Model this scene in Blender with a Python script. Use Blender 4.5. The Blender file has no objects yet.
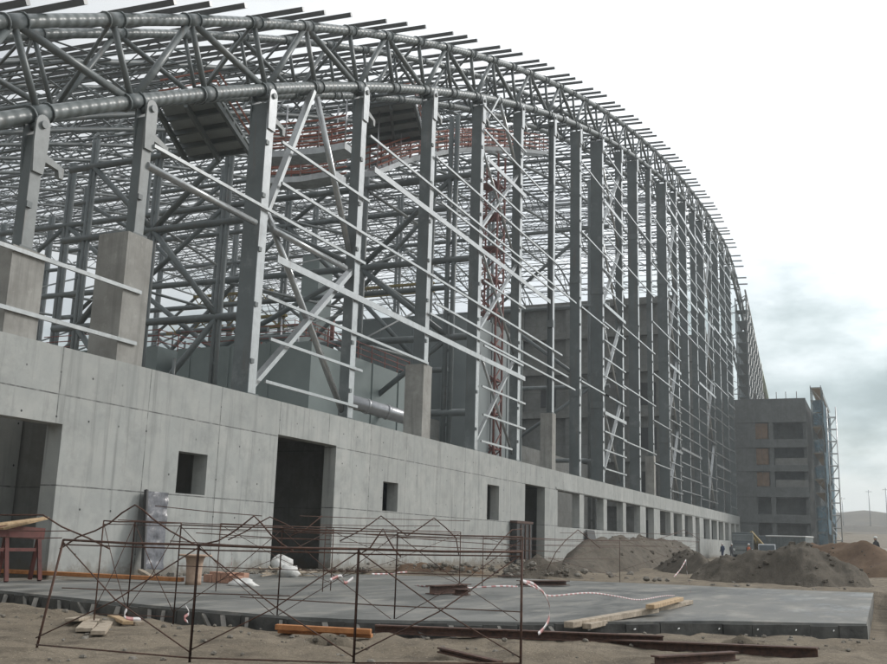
import bpy, math, random
from mathutils import Vector, noise
random.seed(7)
SC = bpy.context.scene
COL = SC.collection
R = math.radians
HAZE = .0006

# ------------------------------------------------------------------ camera numbers (calibrated on the photograph)
FPX, PITCH, ROLL, HEAD, EYE = 992.5, .2059, .03024, .41426, 1.3
_F = Vector((math.cos(PITCH)*math.cos(HEAD), math.cos(PITCH)*math.sin(HEAD), math.sin(PITCH)))
_R = Vector((math.sin(HEAD), -math.cos(HEAD), 0)); _U = _R.cross(_F)
CR = _R*math.cos(ROLL)+_U*math.sin(ROLL); CU = -_R*math.sin(ROLL)+_U*math.cos(ROLL)
def sight(x, y): return _F+CR*((x-443.5)/FPX)+CU*((332-y)/FPX)
def at(x, y, Y):                       # photo pixel -> point on the vertical plane at Y (metres)
    d = sight(x, y); return Vector((0, 0, EYE))+d*(Y/d.y)
def atx(x, y, X):
    d = sight(x, y); return Vector((0, 0, EYE))+d*(X/d.x)
def gd(x, y, z=0):                     # photo pixel -> point on the level z
    d = sight(x, y); return Vector((0, 0, EYE))+d*((z-EYE)/d.z)

# ------------------------------------------------------------------ materials
def mat(name, col, rough=.6, metal=0., var=.15, scale=1.5, col2=None, bump=0., bscale=20., spec=.5, detail=6):
    m = bpy.data.materials.new(name); m.use_nodes = True
    nt = m.node_tree; N = nt.nodes; L = nt.links
    b = N['Principled BSDF']; b.inputs['Roughness'].default_value = rough; b.inputs['Metallic'].default_value = metal
    b.inputs['Specular IOR Level'].default_value = spec
    g = N.new('ShaderNodeNewGeometry')
    n = N.new('ShaderNodeTexNoise'); n.inputs['Scale'].default_value = scale; n.inputs['Detail'].default_value = detail
    n.inputs['Roughness'].default_value = .65
    L.new(g.outputs['Position'], n.inputs['Vector'])
    r = N.new('ShaderNodeValToRGB'); L.new(n.outputs['Fac'], r.inputs['Fac'])
    c2 = col2 or tuple(c*(1+var) for c in col)
    r.color_ramp.elements[0].position = .3; r.color_ramp.elements[1].position = .7
    r.color_ramp.elements[0].color = (*[c*(1-var) for c in col], 1); r.color_ramp.elements[1].color = (*c2, 1)
    L.new(r.outputs['Color'], b.inputs['Base Color'])
    if bump:
        n2 = N.new('ShaderNodeTexNoise'); n2.inputs['Scale'].default_value = bscale; n2.inputs['Detail'].default_value = 5
        L.new(g.outputs['Position'], n2.inputs['Vector'])
        bp = N.new('ShaderNodeBump'); bp.inputs['Strength'].default_value = bump; bp.inputs['Distance'].default_value = .05
        L.new(n2.outputs['Fac'], bp.inputs['Height']); L.new(bp.outputs['Normal'], b.inputs['Normal'])
    m['out'] = 1
    return m
def nodes(m): return m.node_tree.nodes, m.node_tree.links, m.node_tree.nodes['Principled BSDF']
def mixc(nt, a, b, fac, mode='MIX'):
    x = nt.nodes.new('ShaderNodeMix'); x.data_type = 'RGBA'; x.blend_type = mode
    if isinstance(fac, float): x.inputs[0].default_value = fac
    else: nt.links.new(fac, x.inputs[0])
    for i, v in ((6, a), (7, b)):
        if isinstance(v, tuple): x.inputs[i].default_value = (*v, 1)
        else: nt.links.new(v, x.inputs[i])
    return x.outputs[2]
def mth(nt, op, a, b=None, c=None):
    x = nt.nodes.new('ShaderNodeMath'); x.operation = op
    for i, v in enumerate((a, b, c)):
        if v is None: continue
        if isinstance(v, (int, float)): x.inputs[i].default_value = v
        else: nt.links.new(v, x.inputs[i])
    return x.outputs[0]

STEEL = mat('grey_painted_steel', (.135, .15, .15), .36, .0, .18, 2.2, bump=.03, bscale=9)
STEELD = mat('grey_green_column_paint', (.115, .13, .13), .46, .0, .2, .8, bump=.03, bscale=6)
STEELL = mat('pale_and_skylit_steel', (.42, .43, .43), .24, .5, .14, 3, bump=.02, spec=.8)  # also paints sky brightness onto column fronts and outer cap plates
GALV = mat('galvanised_steel', (.42, .42, .43), .3, .65, .12, 4)
PIPE = mat('spiral_welded_pipe', (.13, .145, .142), .36, .0, .15, 1.2)
def _pipe():
    N, L, b = nodes(PIPE); nt = PIPE.node_tree
    g = N.new('ShaderNodeNewGeometry'); s = N.new('ShaderNodeSeparateXYZ'); L.new(g.outputs['Position'], s.inputs[0])
    a = mth(nt, 'MULTIPLY', s.outputs[0], 15.); a = mth(nt, 'ADD', a, mth(nt, 'MULTIPLY', s.outputs[2], 5.)); a = mth(nt, 'SINE', a)
    bp = N.new('ShaderNodeBump'); bp.inputs['Strength'].default_value = .35; bp.inputs['Distance'].default_value = .03
    L.new(a, bp.inputs['Height']); L.new(bp.outputs['Normal'], b.inputs['Normal'])
_pipe()
RUST = mat('rusty_steel', (.065, .034, .025), .8, .0, .35, 12, (.12, .06, .04), bump=.1, bscale=60)
REDP = mat('red_oxide_paint', (.19, .06, .045), .6, .0, .25, 5)
ORANGEP = mat('orange_scaffold_paint', (.32, .115, .075), .6, .0, .25, 5)
YELP = mat('yellow_paint', (.24, .18, .05), .5, .0, .2, 3)
DECK = mat('dark_corrugated_deck', (.26, .285, .285), .6, .0, .2, .8)
CASING = mat('grey_green_casing', (.20, .235, .228), .55, .0, .12, .35, bump=.03, bscale=3)
CASINGL = mat('pale_grey_casing', (.23, .255, .255), .5, .0, .1, .35, bump=.03, bscale=3)
WOOD = mat('fresh_timber', (.42, .27, .14), .75, .0, .3, 7, (.55, .40, .24), bump=.1, bscale=40)
WOODG = mat('weathered_timber', (.33, .27, .20), .85, .0, .35, 9, (.48, .40, .31), bump=.15, bscale=40)
WOODO = mat('orange_stained_timber', (.40, .15, .045), .7, .0, .3, 7, (.5, .22, .08), bump=.1, bscale=40)
BRICK = mat('pink_clay_brick', (.42, .24, .17), .85, .0, .25, 9)
SACK = mat('white_woven_sack', (.62, .61, .58), .7, .0, .12, 6, bump=.3, bscale=18)
DARKP = mat('dark_formwork_and_shade', (.035, .033, .032), .6, .0, .3, 3)
SHUT = mat('cement_smeared_shuttering', (.04, .038, .035), .7, .0, .4, 2.5, (.10, .098, .09), bump=.2, bscale=12)
GLASS = mat('cab_glass', (.04, .05, .055), .12, .0, .1, 3)
RUBBER = mat('black_rubber', (.02, .02, .02), .8, .0, .2, 10)
WHITEP = mat('white_paint', (.68, .68, .66), .5, .0, .1, 4)
BLUENET = mat('blue_debris_net', (.10, .18, .23), .85, .0, .35, 1.2)
SHEET = mat('pale_green_roof_sheet', (.55, .62, .50), .45, .0, .08, .5)
PLASTIC = mat('shiny_plastic_wrap', (.065, .065, .075), .27, .0, .35, 5, (.12, .12, .135), bump=.35, bscale=5)
SKIN = mat('skin_tone', (.42, .26, .19), .6); CLB = mat('dark_blue_workwear', (.035, .05, .10), .85); CLG = mat('dark_grey_workwear', (.06, .06, .065), .85)
CLO = mat('orange_vest_cloth', (.55, .16, .07), .8)
def _net():
    N, L, b = nodes(BLUENET); b.inputs['Alpha'].default_value = .62
_net()

def weather(m, amt=.55, col=(.15, .10, .07)):
    N, L, b = nodes(m); nt = m.node_tree; src = b.inputs['Base Color'].links[0].from_socket
    g = N.new('ShaderNodeNewGeometry'); mp = N.new('ShaderNodeMapping'); mp.inputs['Scale'].default_value = (5, 5, .35); L.new(g.outputs['Position'], mp.inputs[0])
    def n_(vec, s, d=6):
        n = N.new('ShaderNodeTexNoise'); n.inputs['Scale'].default_value = s; n.inputs['Detail'].default_value = d; n.inputs['Roughness'].default_value = .7; L.new(vec, n.inputs['Vector']); return n.outputs['Fac']
    def r_(f, p, q):
        r = N.new('ShaderNodeMapRange'); r.inputs[1].default_value = p; r.inputs[2].default_value = q; L.new(f, r.inputs[0]); return r.outputs[0]
    st = mth(nt, 'MULTIPLY', r_(n_(mp.outputs[0], .9), .55, .78), amt); pt = mth(nt, 'MULTIPLY', r_(n_(g.outputs['Position'], .55), .56, .66), .4)
    c = mixc(nt, src, tuple(x*1.0 for x in (.26, .27, .265)), pt) if m is not STEELL else mixc(nt, src, (.2, .21, .205), pt)
    L.new(mixc(nt, c, col, st), b.inputs['Base Color'])
for m_ in (STEEL, STEELD, STEELL, PIPE): weather(m_, .5)
STEELM = mat('mid_grey_steel', (.2, .212, .208), .4, .0, .18, 3, bump=.02); weather(STEELM, .6)
def concrete(name, base, tint, joints=False, stain=.5, holes=False):
    m = bpy.data.materials.new(name); m.use_nodes = True; nt = m.node_tree; N = nt.nodes; L = nt.links; b = N['Principled BSDF']
    b.inputs['Roughness'].default_value = .85; b.inputs['Specular IOR Level'].default_value = .3
    g = N.new('ShaderNodeNewGeometry'); P = g.outputs['Position']
    s = N.new('ShaderNodeSeparateXYZ'); L.new(P, s.inputs[0])
    def nz(sc, det=5, vec=None, rough=.6):
        n = N.new('ShaderNodeTexNoise'); n.inputs['Scale'].default_value = sc; n.inputs['Detail'].default_value = det; n.inputs['Roughness'].default_value = rough
        L.new(vec or P, n.inputs['Vector']); return n.outputs['Fac']
    def ramp(f, p0, p1):
        r = N.new('ShaderNodeMapRange'); r.inputs[1].default_value = p0; r.inputs[2].default_value = p1; L.new(f, r.inputs[0]); return r.outputs[0]
    c = mixc(nt, tuple(x*.86 for x in base), tuple(x*1.1 for x in base), ramp(nz(.55, 8), .3, .7))
    c = mixc(nt, c, tint, mth(nt, 'MULTIPLY', ramp(nz(1.3, 7), .42, .68), .75)); c = mixc(nt, c, tuple(x*.62 for x in base), mth(nt, 'MULTIPLY', ramp(nz(.8, 9, None, .72), .5, .68), .62)); c = mixc(nt, c, tuple(x*1.22 for x in base), mth(nt, 'MULTIPLY', ramp(nz(2.7, 9, None, .75), .56, .66), .55))
    mp = N.new('ShaderNodeMapping'); mp.inputs['Scale'].default_value = (2.6, 2.6, .16); L.new(P, mp.inputs[0])
    st = mth(nt, 'MULTIPLY', ramp(nz(1.6, 6, mp.outputs[0]), .52, .8), stain)
    c = mixc(nt, c, tuple(x*.5 for x in base), st)
    fine = nz(38, 3); c = mixc(nt, c, tuple(x*.72 for x in base), mth(nt, 'MULTIPLY', ramp(fine, .55, .8), .5))
    h = mth(nt, 'MULTIPLY', fine, .25)
    if joints:
        # shuttering panels: each panel pour has its own shade, fine dark joints between, tie holes on a grid
        px = mth(nt, 'DIVIDE', mth(nt, 'SUBTRACT', s.outputs[0], 20.05), 3.6); pz = mth(nt, 'DIVIDE', mth(nt, 'ADD', s.outputs[2], .0), 2.4)
        cb = N.new('ShaderNodeCombineXYZ'); L.new(mth(nt, 'FLOOR', px), cb.inputs[0]); L.new(mth(nt, 'FLOOR', pz), cb.inputs[2])
        wn = N.new('ShaderNodeTexWhiteNoise'); wn.noise_dimensions = '3D'; L.new(cb.outputs[0], wn.inputs['Vector'])
        c = mixc(nt, c, tuple(x*.72 for x in base), mth(nt, 'MULTIPLY', wn.outputs['Value'], .38))
        fx = mth(nt, 'ABSOLUTE', mth(nt, 'SUBTRACT', mth(nt, 'FRACT', px), .5)); fz = mth(nt, 'ABSOLUTE', mth(nt, 'SUBTRACT', mth(nt, 'FRACT', pz), .5))
        wob = mth(nt, 'MULTIPLY', mth(nt, 'SUBTRACT', nz(3, 3), .5), .006)
        jx = mth(nt, 'GREATER_THAN', mth(nt, 'ADD', fx, wob), .4955); jz = mth(nt, 'GREATER_THAN', mth(nt, 'ADD', fz, wob), .4925)
        j = mth(nt, 'MAXIMUM', jx, jz)
        c = mixc(nt, c, (.12, .12, .115), mth(nt, 'MULTIPLY', j, ramp(nz(2.1, 4), .3, .55)))
        if holes:
            hx = mth(nt, 'SUBTRACT', mth(nt, 'FRACT', mth(nt, 'DIVIDE', mth(nt, 'SUBTRACT', s.outputs[0], 20.65), 1.2)), .5)
            hz = mth(nt, 'SUBTRACT', mth(nt, 'FRACT', mth(nt, 'DIVIDE', mth(nt, 'ADD', s.outputs[2], 0.), 1.2)), .5)
            d2 = mth(nt, 'ADD', mth(nt, 'MULTIPLY', hx, hx), mth(nt, 'MULTIPLY', hz, hz))
            c = mixc(nt, c, (.05, .05, .05), mth(nt, 'MULTIPLY', mth(nt, 'LESS_THAN', d2, .0007), ramp(nz(.9, 2), .44, .54)))
        h = mth(nt, 'SUBTRACT', h, mth(nt, 'MULTIPLY', j, .6))
        # mud thrown up on the foot of the wall, in blotches
        spl = mth(nt, 'MULTIPLY', ramp(mth(nt, 'SUBTRACT', mth(nt, 'MULTIPLY', nz(1.9, 8, None, .75), 1.3), mth(nt, 'MULTIPLY', s.outputs[2], .75)), .35, .6), .7)
        c = mixc(nt, c, (.17, .14, .105), spl)
    L.new(c, b.inputs['Base Color'])
    bp = N.new('ShaderNodeBump'); bp.inputs['Strength'].default_value = .35; bp.inputs['Distance'].default_value = .03
    L.new(h, bp.inputs['Height']); L.new(bp.outputs['Normal'], b.inputs['Normal'])
    return m
CONC = concrete('fair_faced_concrete', (.385, .393, .375), (.48, .475, .445), True, 1., True)
CONCP = concrete('pedestal_concrete', (.34, .33, .305), (.225, .215, .195), False, .9)
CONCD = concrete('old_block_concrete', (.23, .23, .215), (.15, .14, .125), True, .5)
CONCF = concrete('far_block_concrete', (.155, .16, .155), (.105, .105, .10), False, .8)
def slab_mat():
    m = mat('fresh_slab_concrete', (.165, .164, .152), .62, 0, .12, .5, (.185, .183, .17), bump=.12, bscale=25, spec=.35); nt = m.node_tree; N, L, b = nodes(m)
    src = b.inputs['Base Color'].links[0].from_socket
    g = N.new('ShaderNodeNewGeometry'); mp = N.new('ShaderNodeMapping'); mp.inputs['Scale'].default_value = (.35, 1.1, 1); mp.inputs['Rotation'].default_value = (0, 0, .5); L.new(g.outputs['Position'], mp.inputs[0])
    def nz(vec, sc, d=7):
        n = N.new('ShaderNodeTexNoise'); n.inputs['Scale'].default_value = sc; n.inputs['Detail'].default_value = d; n.inputs['Roughness'].default_value = .68; L.new(vec, n.inputs['Vector']); return n.outputs['Fac']
    def rm(f, p, q, lo_=0., hi_=1.):
        r = N.new('ShaderNodeMapRange'); r.inputs[1].default_value = p; r.inputs[2].default_value = q; r.inputs[3].default_value = lo_; r.inputs[4].default_value = hi_; L.new(f, r.inputs[0]); return r.outputs[0]
    wet = rm(nz(mp.outputs[0], .45), .47, .58); dust = rm(nz(mp.outputs[0], 1.1), .5, .68)
    c = mixc(nt, src, (.075, .077, .073), mth(nt, 'MULTIPLY', wet, .8)); c = mixc(nt, c, (.30, .28, .245), mth(nt, 'MULTIPLY', dust, .75))
    L.new(c, b.inputs['Base Color']); L.new(rm(wet, 0, 1, .75, .4), b.inputs['Roughness']); return m
SLABM = slab_mat()
def soil(name, a, b_, c_, sc=1., bump=.6):
    m = bpy.data.materials.new(name); m.use_nodes = True; nt = m.node_tree; N = nt.nodes; L = nt.links; b = N['Principled BSDF']
    b.inputs['Roughness'].default_value = .95; b.inputs['Specular IOR Level'].default_value = .15
    g = N.new('ShaderNodeNewGeometry')
    def nz(s, d=8):
        n = N.new('ShaderNodeTexNoise'); n.inputs['Scale'].default_value = s*sc; n.inputs['Detail'].default_value = d; n.inputs['Roughness'].default_value = .7
        L.new(g.outputs['Position'], n.inputs['Vector']); return n.outputs['Fac']
    def ramp(f, p0, p1):
        r = N.new('ShaderNodeMapRange'); r.inputs[1].default_value = p0; r.inputs[2].default_value = p1; L.new(f, r.inputs[0]); return r.outputs[0]
    c = mixc(nt, a, b_, ramp(nz(.35), .35, .65)); c = mixc(nt, c, c_, ramp(nz(1.7), .45, .72))
    f = nz(14, 6); c = mixc(nt, c, tuple(x*.45 for x in a), mth(nt, 'MULTIPLY', ramp(f, .55, .75), .7))
    v = N.new('ShaderNodeTexVoronoi'); v.inputs['Scale'].default_value = 11*sc; L.new(g.outputs['Position'], v.inputs['Vector'])
    peb = mth(nt, 'LESS_THAN', v.outputs['Distance'], .16); c = mixc(nt, c, tuple(min(.6, x*1.6) for x in b_), mth(nt, 'MULTIPLY', peb, .55))
    L.new(c, b.inputs['Base Color'])
    bp = N.new('ShaderNodeBump'); bp.inputs['Strength'].default_value = bump; bp.inputs['Distance'].default_value = .06
    L.new(mth(nt, 'ADD', f, mth(nt, 'MULTIPLY', peb, .3)), bp.inputs['Height']); L.new(bp.outputs['Normal'], b.inputs['Normal'])
    return m
DIRT = soil('sandy_site_soil', (.20, .165, .122), (.285, .24, .182), (.115, .096, .075), 1., 1.)
GREYSOIL = soil('grey_excavated_soil', (.115, .098, .078), (.165, .142, .113), (.078, .068, .055), 1.3, 1.)
BROWNSOIL = soil('brown_excavated_soil', (.16, .105, .07), (.19, .13, .085), (.12, .08, .055), 2., .8)
HILLM = soil('dry_hill_soil', (.17, .15, .125), (.13, .125, .11), (.21, .18, .145), .04, .3)
ROADM = soil('pale_dirt_road', (.30, .27, .22), (.34, .31, .26), (.26, .23, .19), .3, .3)
STONE = soil('broken_concrete_rubble', (.20, .18, .15), (.27, .25, .22), (.14, .12, .095), 3, .5)
def tape_mat():
    m = bpy.data.materials.new('red_white_tape'); m.use_nodes = True; nt = m.node_tree; N = nt.nodes; L = nt.links; b = N['Principled BSDF']
    u = N.new('ShaderNodeUVMap'); s = N.new('ShaderNodeSeparateXYZ'); L.new(u.outputs[0], s.inputs[0])
    f = mth(nt, 'GREATER_THAN', mth(nt, 'FRACT', mth(nt, 'MULTIPLY', s.outputs[0], 3.2)), .5)
    L.new(mixc(nt, (.55, .52, .51), (.40, .18, .17), f), b.inputs['Base Color']); b.inputs['Roughness'].default_value = .45
    return m
TAPE = tape_mat()

# ------------------------------------------------------------------ mesh building
class MB:
    def __init__(s): s.v = []; s.f = []; s.sm = []; s.uv = None
    def add(s, vs, fs, smooth=False):
        o = len(s.v); s.v += [Vector(x) for x in vs]; s.f += [tuple(i+o for i in f) for f in fs]; s.sm += [smooth]*len(fs); return s
    def box(s, a, b):
        x0, y0, z0 = a; x1, y1, z1 = b
        return s.add([(x0,y0,z0),(x1,y0,z0),(x1,y1,z0),(x0,y1,z0),(x0,y0,z1),(x1,y0,z1),(x1,y1,z1),(x0,y1,z1)],
                     [(0,3,2,1),(4,5,6,7),(0,1,5,4),(1,2,6,5),(2,3,7,6),(3,0,4,7)])
    def bar(s, p, q, w, h, up=(0, 0, 1)):      # rectangular bar, w across, h along 'up'
        p = Vector(p); q = Vector(q); d = (q-p).normalized(); up = Vector(up)
        if abs(d.dot(up)) > .99: up = Vector((0, 1, 0))
        a = d.cross(up).normalized(); u = a.cross(d).normalized(); a *= w/2; u *= h/2
        vs = [p-a-u, p+a-u, p+a+u, p-a+u, q-a-u, q+a-u, q+a+u, q-a+u]
        return s.add(vs, [(0,1,2,3),(4,7,6,5),(0,4,5,1),(1,5,6,2),(2,6,7,3),(3,7,4,0)])
    def poly(s, pts, r, n=8, cap=True):        # tube along a polyline
        pts = [Vector(p) for p in pts]; m = len(pts); rings = []; prev = None
        rr = r if isinstance(r, (list, tuple)) else [r]*m
        o = len(s.v)
        for i, p in enumerate(pts):
            d = (pts[min(i+1, m-1)]-pts[max(i-1, 0)])
            d = d.normalized() if d.length > 1e-9 else Vector((0, 0, 1))
            if prev is None:
                a = d.cross(Vector((0, 0, 1)));
                if a.length < .05: a = d.cross(Vector((1, 0, 0)))
            else:
                a = prev-d*prev.dot(d)
            a.normalize(); b = d.cross(a); prev = a
            for k in range(n):
                t = 2*math.pi*k/n; s.v.append(p+a*(rr[i]*math.cos(t))+b*(rr[i]*math.sin(t)))
        for i in range(m-1):
            for k in range(n):
                s.f.append((o+i*n+k, o+i*n+(k+1) % n, o+(i+1)*n+(k+1) % n, o+(i+1)*n+k)); s.sm.append(n > 5)
        if cap:
            s.f.append(tuple(o+k for k in reversed(range(n)))); s.f.append(tuple(o+(m-1)*n+k for k in range(n))); s.sm += [False, False]
        return s
    def rect(s, pts, w, h, up):                # rectangular hollow section along a polyline
        pts = [Vector(p) for p in pts]; up = Vector(up); o = len(s.v); m = len(pts)
        for i, p in enumerate(pts):
            d = (pts[min(i+1, m-1)]-pts[max(i-1, 0)]).normalized(); a = d.cross(up).normalized()*w/2; u = up*h/2
            s.v += [p-a-u, p+a-u, p+a+u, p-a+u]
        for i in range(m-1):
            for k in range(4): s.f.append((o+i*4+k, o+i*4+(k+1) % 4, o+i*4+4+(k+1) % 4, o+i*4+4+k)); s.sm.append(False)
        s.f += [(o+3, o+2, o+1, o), tuple(o+(m-1)*4+k for k in range(4))]; s.sm += [False, False]; return s
    def zig(s, pts, r, n=6):                   # rods meeting at shared nodes, welded into one zigzag
        pts = [Vector(p) for p in pts]
        for a, b in zip(pts, pts[1:]): s.poly([a-(b-a).normalized()*r*.6, b+(b-a).normalized()*r*.6], r, n)
        return s
    def tube(s, p, q, r, n=8): return s.poly([p, q], r, n)
    def prism(s, pts, d):                      # extrude a polygon by vector d
        pts = [Vector(p) for p in pts]; n = len(pts); d = Vector(d)
        return s.add(pts+[p+d for p in pts], [tuple(reversed(range(n))), tuple(range(n, 2*n))]+[(i, (i+1) % n, (i+1) % n+n, i+n) for i in range(n)])
    def blob(s, c, rx, ry, rz, seed=0, amp=.3, nu=9, nv=6):
        vs = []; fs = []
        for j in range(nv+1):
            ph = math.pi*j/nv
            for i in range(nu):
                t = 2*math.pi*i/nu; d = Vector((math.sin(ph)*math.cos(t), math.sin(ph)*math.sin(t), math.cos(ph)))
                k = 1+amp*noise.noise(d*1.7+Vector((seed*3.1, seed*1.7, 0)))
                vs.append((c[0]+d.x*rx*k, c[1]+d.y*ry*k, c[2]+d.z*rz*k))
        for j in range(nv):
            for i in range(nu): fs.append((j*nu+i, (j+1)*nu+i, (j+1)*nu+(i+1) % nu, j*nu+(i+1) % nu))
        return s.add(vs, fs, False)
    def build(s, name, m, parent=None):
        me = bpy.data.meshes.new(name)
        org = parent_origin(parent) if parent else (sum(s.v, Vector())/max(1, len(s.v)))
        if not parent: org = Vector((org.x, org.y, min(v.z for v in s.v)))
        me.from_pydata([v-org for v in s.v], [], s.f); me.polygons.foreach_set('use_smooth', s.sm)
        if s.uv:
            ul = me.uv_layers.new(name='UVMap')
            for l in me.loops: ul.data[l.index].uv = s.uv[l.vertex_index]
        me.materials.append(m); me.update()
        o = bpy.data.objects.new(name, me); COL.objects.link(o)
        if parent: o.parent = parent
        else: o.location = org
        return o
ORG = {}
def parent_origin(p):
    v = Vector((0, 0, 0))
    while p: v += p.location; p = p.parent
    return v
def tag(o, label=None, cat=None, group=None, kind=None):
    if label: o['label'] = label
    if cat: o['category'] = cat
    if group: o['group'] = group
    if kind: o['kind'] = kind
    return o
def thing(name, label, cat, loc=(0, 0, 0), group=None):
    o = bpy.data.objects.new(name, None); COL.objects.link(o); o.location = loc; o.empty_display_size = .2
    return tag(o, label, cat, group)
ONES = 'first second third fourth fifth sixth seventh eighth ninth tenth eleventh twelfth thirteenth fourteenth fifteenth sixteenth seventeenth eighteenth nineteenth'.split()
TENS = {2: 'twent', 3: 'thirt', 4: 'fort', 5: 'fift', 6: 'sixt', 7: 'sevent', 8: 'eight', 9: 'ninet'}
def nth(n):
    if n >= 100: return 'hundredth' if n == 100 else 'hundred and '+nth(n-100)
    if n < 20: return ONES[n-1]
    return TENS[n//10]+'ieth' if n % 10 == 0 else TENS[n//10]+'y '+ONES[n % 10-1]
V = Vector

# ------------------------------------------------------------------ the roof's shape
def poly4(x): return ((((-3.25176937e-08*x+1.52420547e-05)*x-4.15256366e-03)*x+.694484185)*x+.676814933)
TAB = [(140, poly4(140)), (150, 46.2), (158, 46.4), (166, 45.3), (174, 42.7), (184, 38.3), (207, 29.9), (240, 16), (268, 3)]
def zb(x):
    if x <= 140: return poly4(x)
    for i in range(len(TAB)-1):
        (x0, z0), (x1, z1) = TAB[i], TAB[i+1]
        if x <= x1 or i == len(TAB)-2:
            m0 = (TAB[i+1][1]-TAB[i-1][1])/(TAB[i+1][0]-TAB[i-1][0]) if i > 0 else .12
            m1 = (TAB[i+2][1]-TAB[i][1])/(TAB[i+2][0]-TAB[i][0]) if i < len(TAB)-2 else -.47
            h = x1-x0; t = (x-x0)/h
            return (2*t**3-3*t*t+1)*z0+(t**3-2*t*t+t)*h*m0+(-2*t**3+3*t*t)*z1+(t**3-t*t)*h*m1
def rise(y): return 1.3*math.sin(math.pi*min(1, max(-.1, (y-20)/100)))
def nrm(x):
    s = (zb(x+.5)-zb(x-.5)); k = math.sqrt(1+s*s); return -s/k, 1/k
DEP = 2.45
def lo(x, y): return V((x, y, zb(x)+rise(y)))
def hi(x, y):
    nx, nz = nrm(x); return V((x+nx*DEP, y, zb(x)+nz*DEP+rise(y)))
X0 = 22.2
def nodeX(k): return X0+7*k          # truss node k stands over facade column k

# ------------------------------------------------------------------ front arch truss and its twin
def full_truss(y, k0, k1, rc, rt, rw, name, label, n=10):
    t = thing(name, label, 'roof truss', lo(nodeX(k0), y), 'arched roof trusses of the hall')
    xs = [nodeX(k0)+7*(k1-k0)*i/(4*(k1-k0)) for i in range(4*(k1-k0)+1)]
    cb = MB().poly([lo(x, y) for x in xs], rc, 12).build('bottom_chord', PIPE, t)
    ct = MB().poly([hi(x, y) for x in xs], rt, 12).build('top_chord', PIPE, t)
    for k in range(k0, k1):
        B, N, B2 = nodeX(k), nodeX(k)+3.5, nodeX(k+1)
        MB().tube(lo(B, y), hi(N, y), rw, n).build('diagonal', STEEL, t)
        MB().tube(hi(N, y), lo(B2, y), rw, n).build('diagonal', STEEL, t)
        MB().tube(lo(B, y), hi(B, y), rw*.8, n).build('vertical', STEEL, t)
        MB().tube(lo(N, y), hi(N, y), rw*.8, n).build('vertical', STEEL, t)
        for x in (B, N):                      # node sleeves on both chords
            for f, rr, pp_ in ((lo, rc, cb), (hi, rt, ct)):
                p, q = f(x-.3, y), f(x+.3, y)
                e_ = (q-p).normalized(); fl = MB().tube(p, q, rr*1.13, 12)
                for u in (p, q): fl.tube(u-e_*.03, u+e_*.03, rr*1.3, 12)
                fl.build('node_sleeve', STEELD, pp_)
    return t
full_truss(20.5, -2, 34, .225, .2, .125, 'arch_truss', 'big front arched truss of spiral pipe chords sitting on the facade columns')
full_truss(23.7, -2, 33, .19, .17, .10, 'arch_truss', 'arched pipe truss directly behind the big front truss', 8)
ties = 0
for k in range(-1, 24):                       # ties between the twin trusses
    ties += 1
    o = MB().tube(lo(nodeX(k), 20.5), lo(nodeX(k), 23.7), .09).tube(hi(nodeX(k), 20.5), lo(nodeX(k), 23.7), .07).build('truss_tie', STEEL)
    tag(o, nth(ties)+' cross tie from the left between the front arched truss and its twin', 'truss tie', 'cross ties between the twin front trusses')
# ------------------------------------------------------------------ inner roof
ys = [32, 41, 50, 59, 68, 77, 86, 95, 104, 113, 120]
for j, y in enumerate(ys):
    k0 = max(-1, int((.68*y-X0)/7)); k1 = 33
    t = thing('arch_truss', nth(j+3)+' arched roof truss counted from the facade inwards, deep inside the open hall', 'roof truss', lo(nodeX(k0), y), 'arched roof trusses of the hall')
    xs = [nodeX(k0)+3.5*i for i in range(2*(k1-k0)+1)]
    MB().poly([lo(x, y) for x in xs], .16, 6).build('bottom_chord', STEELD, t)
    MB().poly([hi(x, y) for x in xs], .15, 6).build('top_chord', STEELD, t)
    z1 = []; z2 = []
    for i, x in enumerate(xs):
        z1.append((lo if i % 2 == 0 else hi)(x, y)); z2.append((hi if i % 2 == 0 else lo)(x, y+.05))
    MB().zig(z1, .075, 5).build('zigzag_web', STEEL, t); MB().zig(z2, .05, 5).build('zigzag_web', STEEL, t)
gi = 0
for k in range(0, 31, 2):                     # lattice girders running into the hall
    x = nodeX(k); yend = min(120, max(30, x/.68)); n = max(2, int((yend-24)/3))
    gi += 1
    t = thing('lattice_girder', nth(gi)+' lattice girder from the left, running inwards between the roof trusses', 'girder', lo(x, 24), 'lattice girders running into the hall')
    P = [24+(yend-24)*i/n for i in range(n+1)]
    low = lambda y: lo(x, y)+V((0, 0, .35))
    MB().poly([low(y) for y in P], .09, 6).build('bottom_chord', STEELD, t)
    MB().zig([(low if i % 2 else (lambda y: hi(x, y)))(y) for i, y in enumerate(P)], .06, 5).build('zigzag_web', STEEL, t)
bi = 0
for a, b in zip([23.7]+ys, ys):               # roof plane bracing
    k0 = max(-1, int((.68*a-X0)/7)); bi += 1
    pts = [hi(nodeX(k), a if (k % 2 == 0) else b) for k in range(k0, 32)]
    o = MB().zig(pts, .055, 5).build('roof_bracing', STEEL)
    tag(o, nth(bi)+' zigzag wind bracing strip under the roof purlins, counted inwards from the facade', 'bracing', 'zigzag bracing under the purlins')
pi_ = 0
PURL = mat('dark_purlin_steel', (.12, .125, .13), .3, .1, .15, 2)
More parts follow.
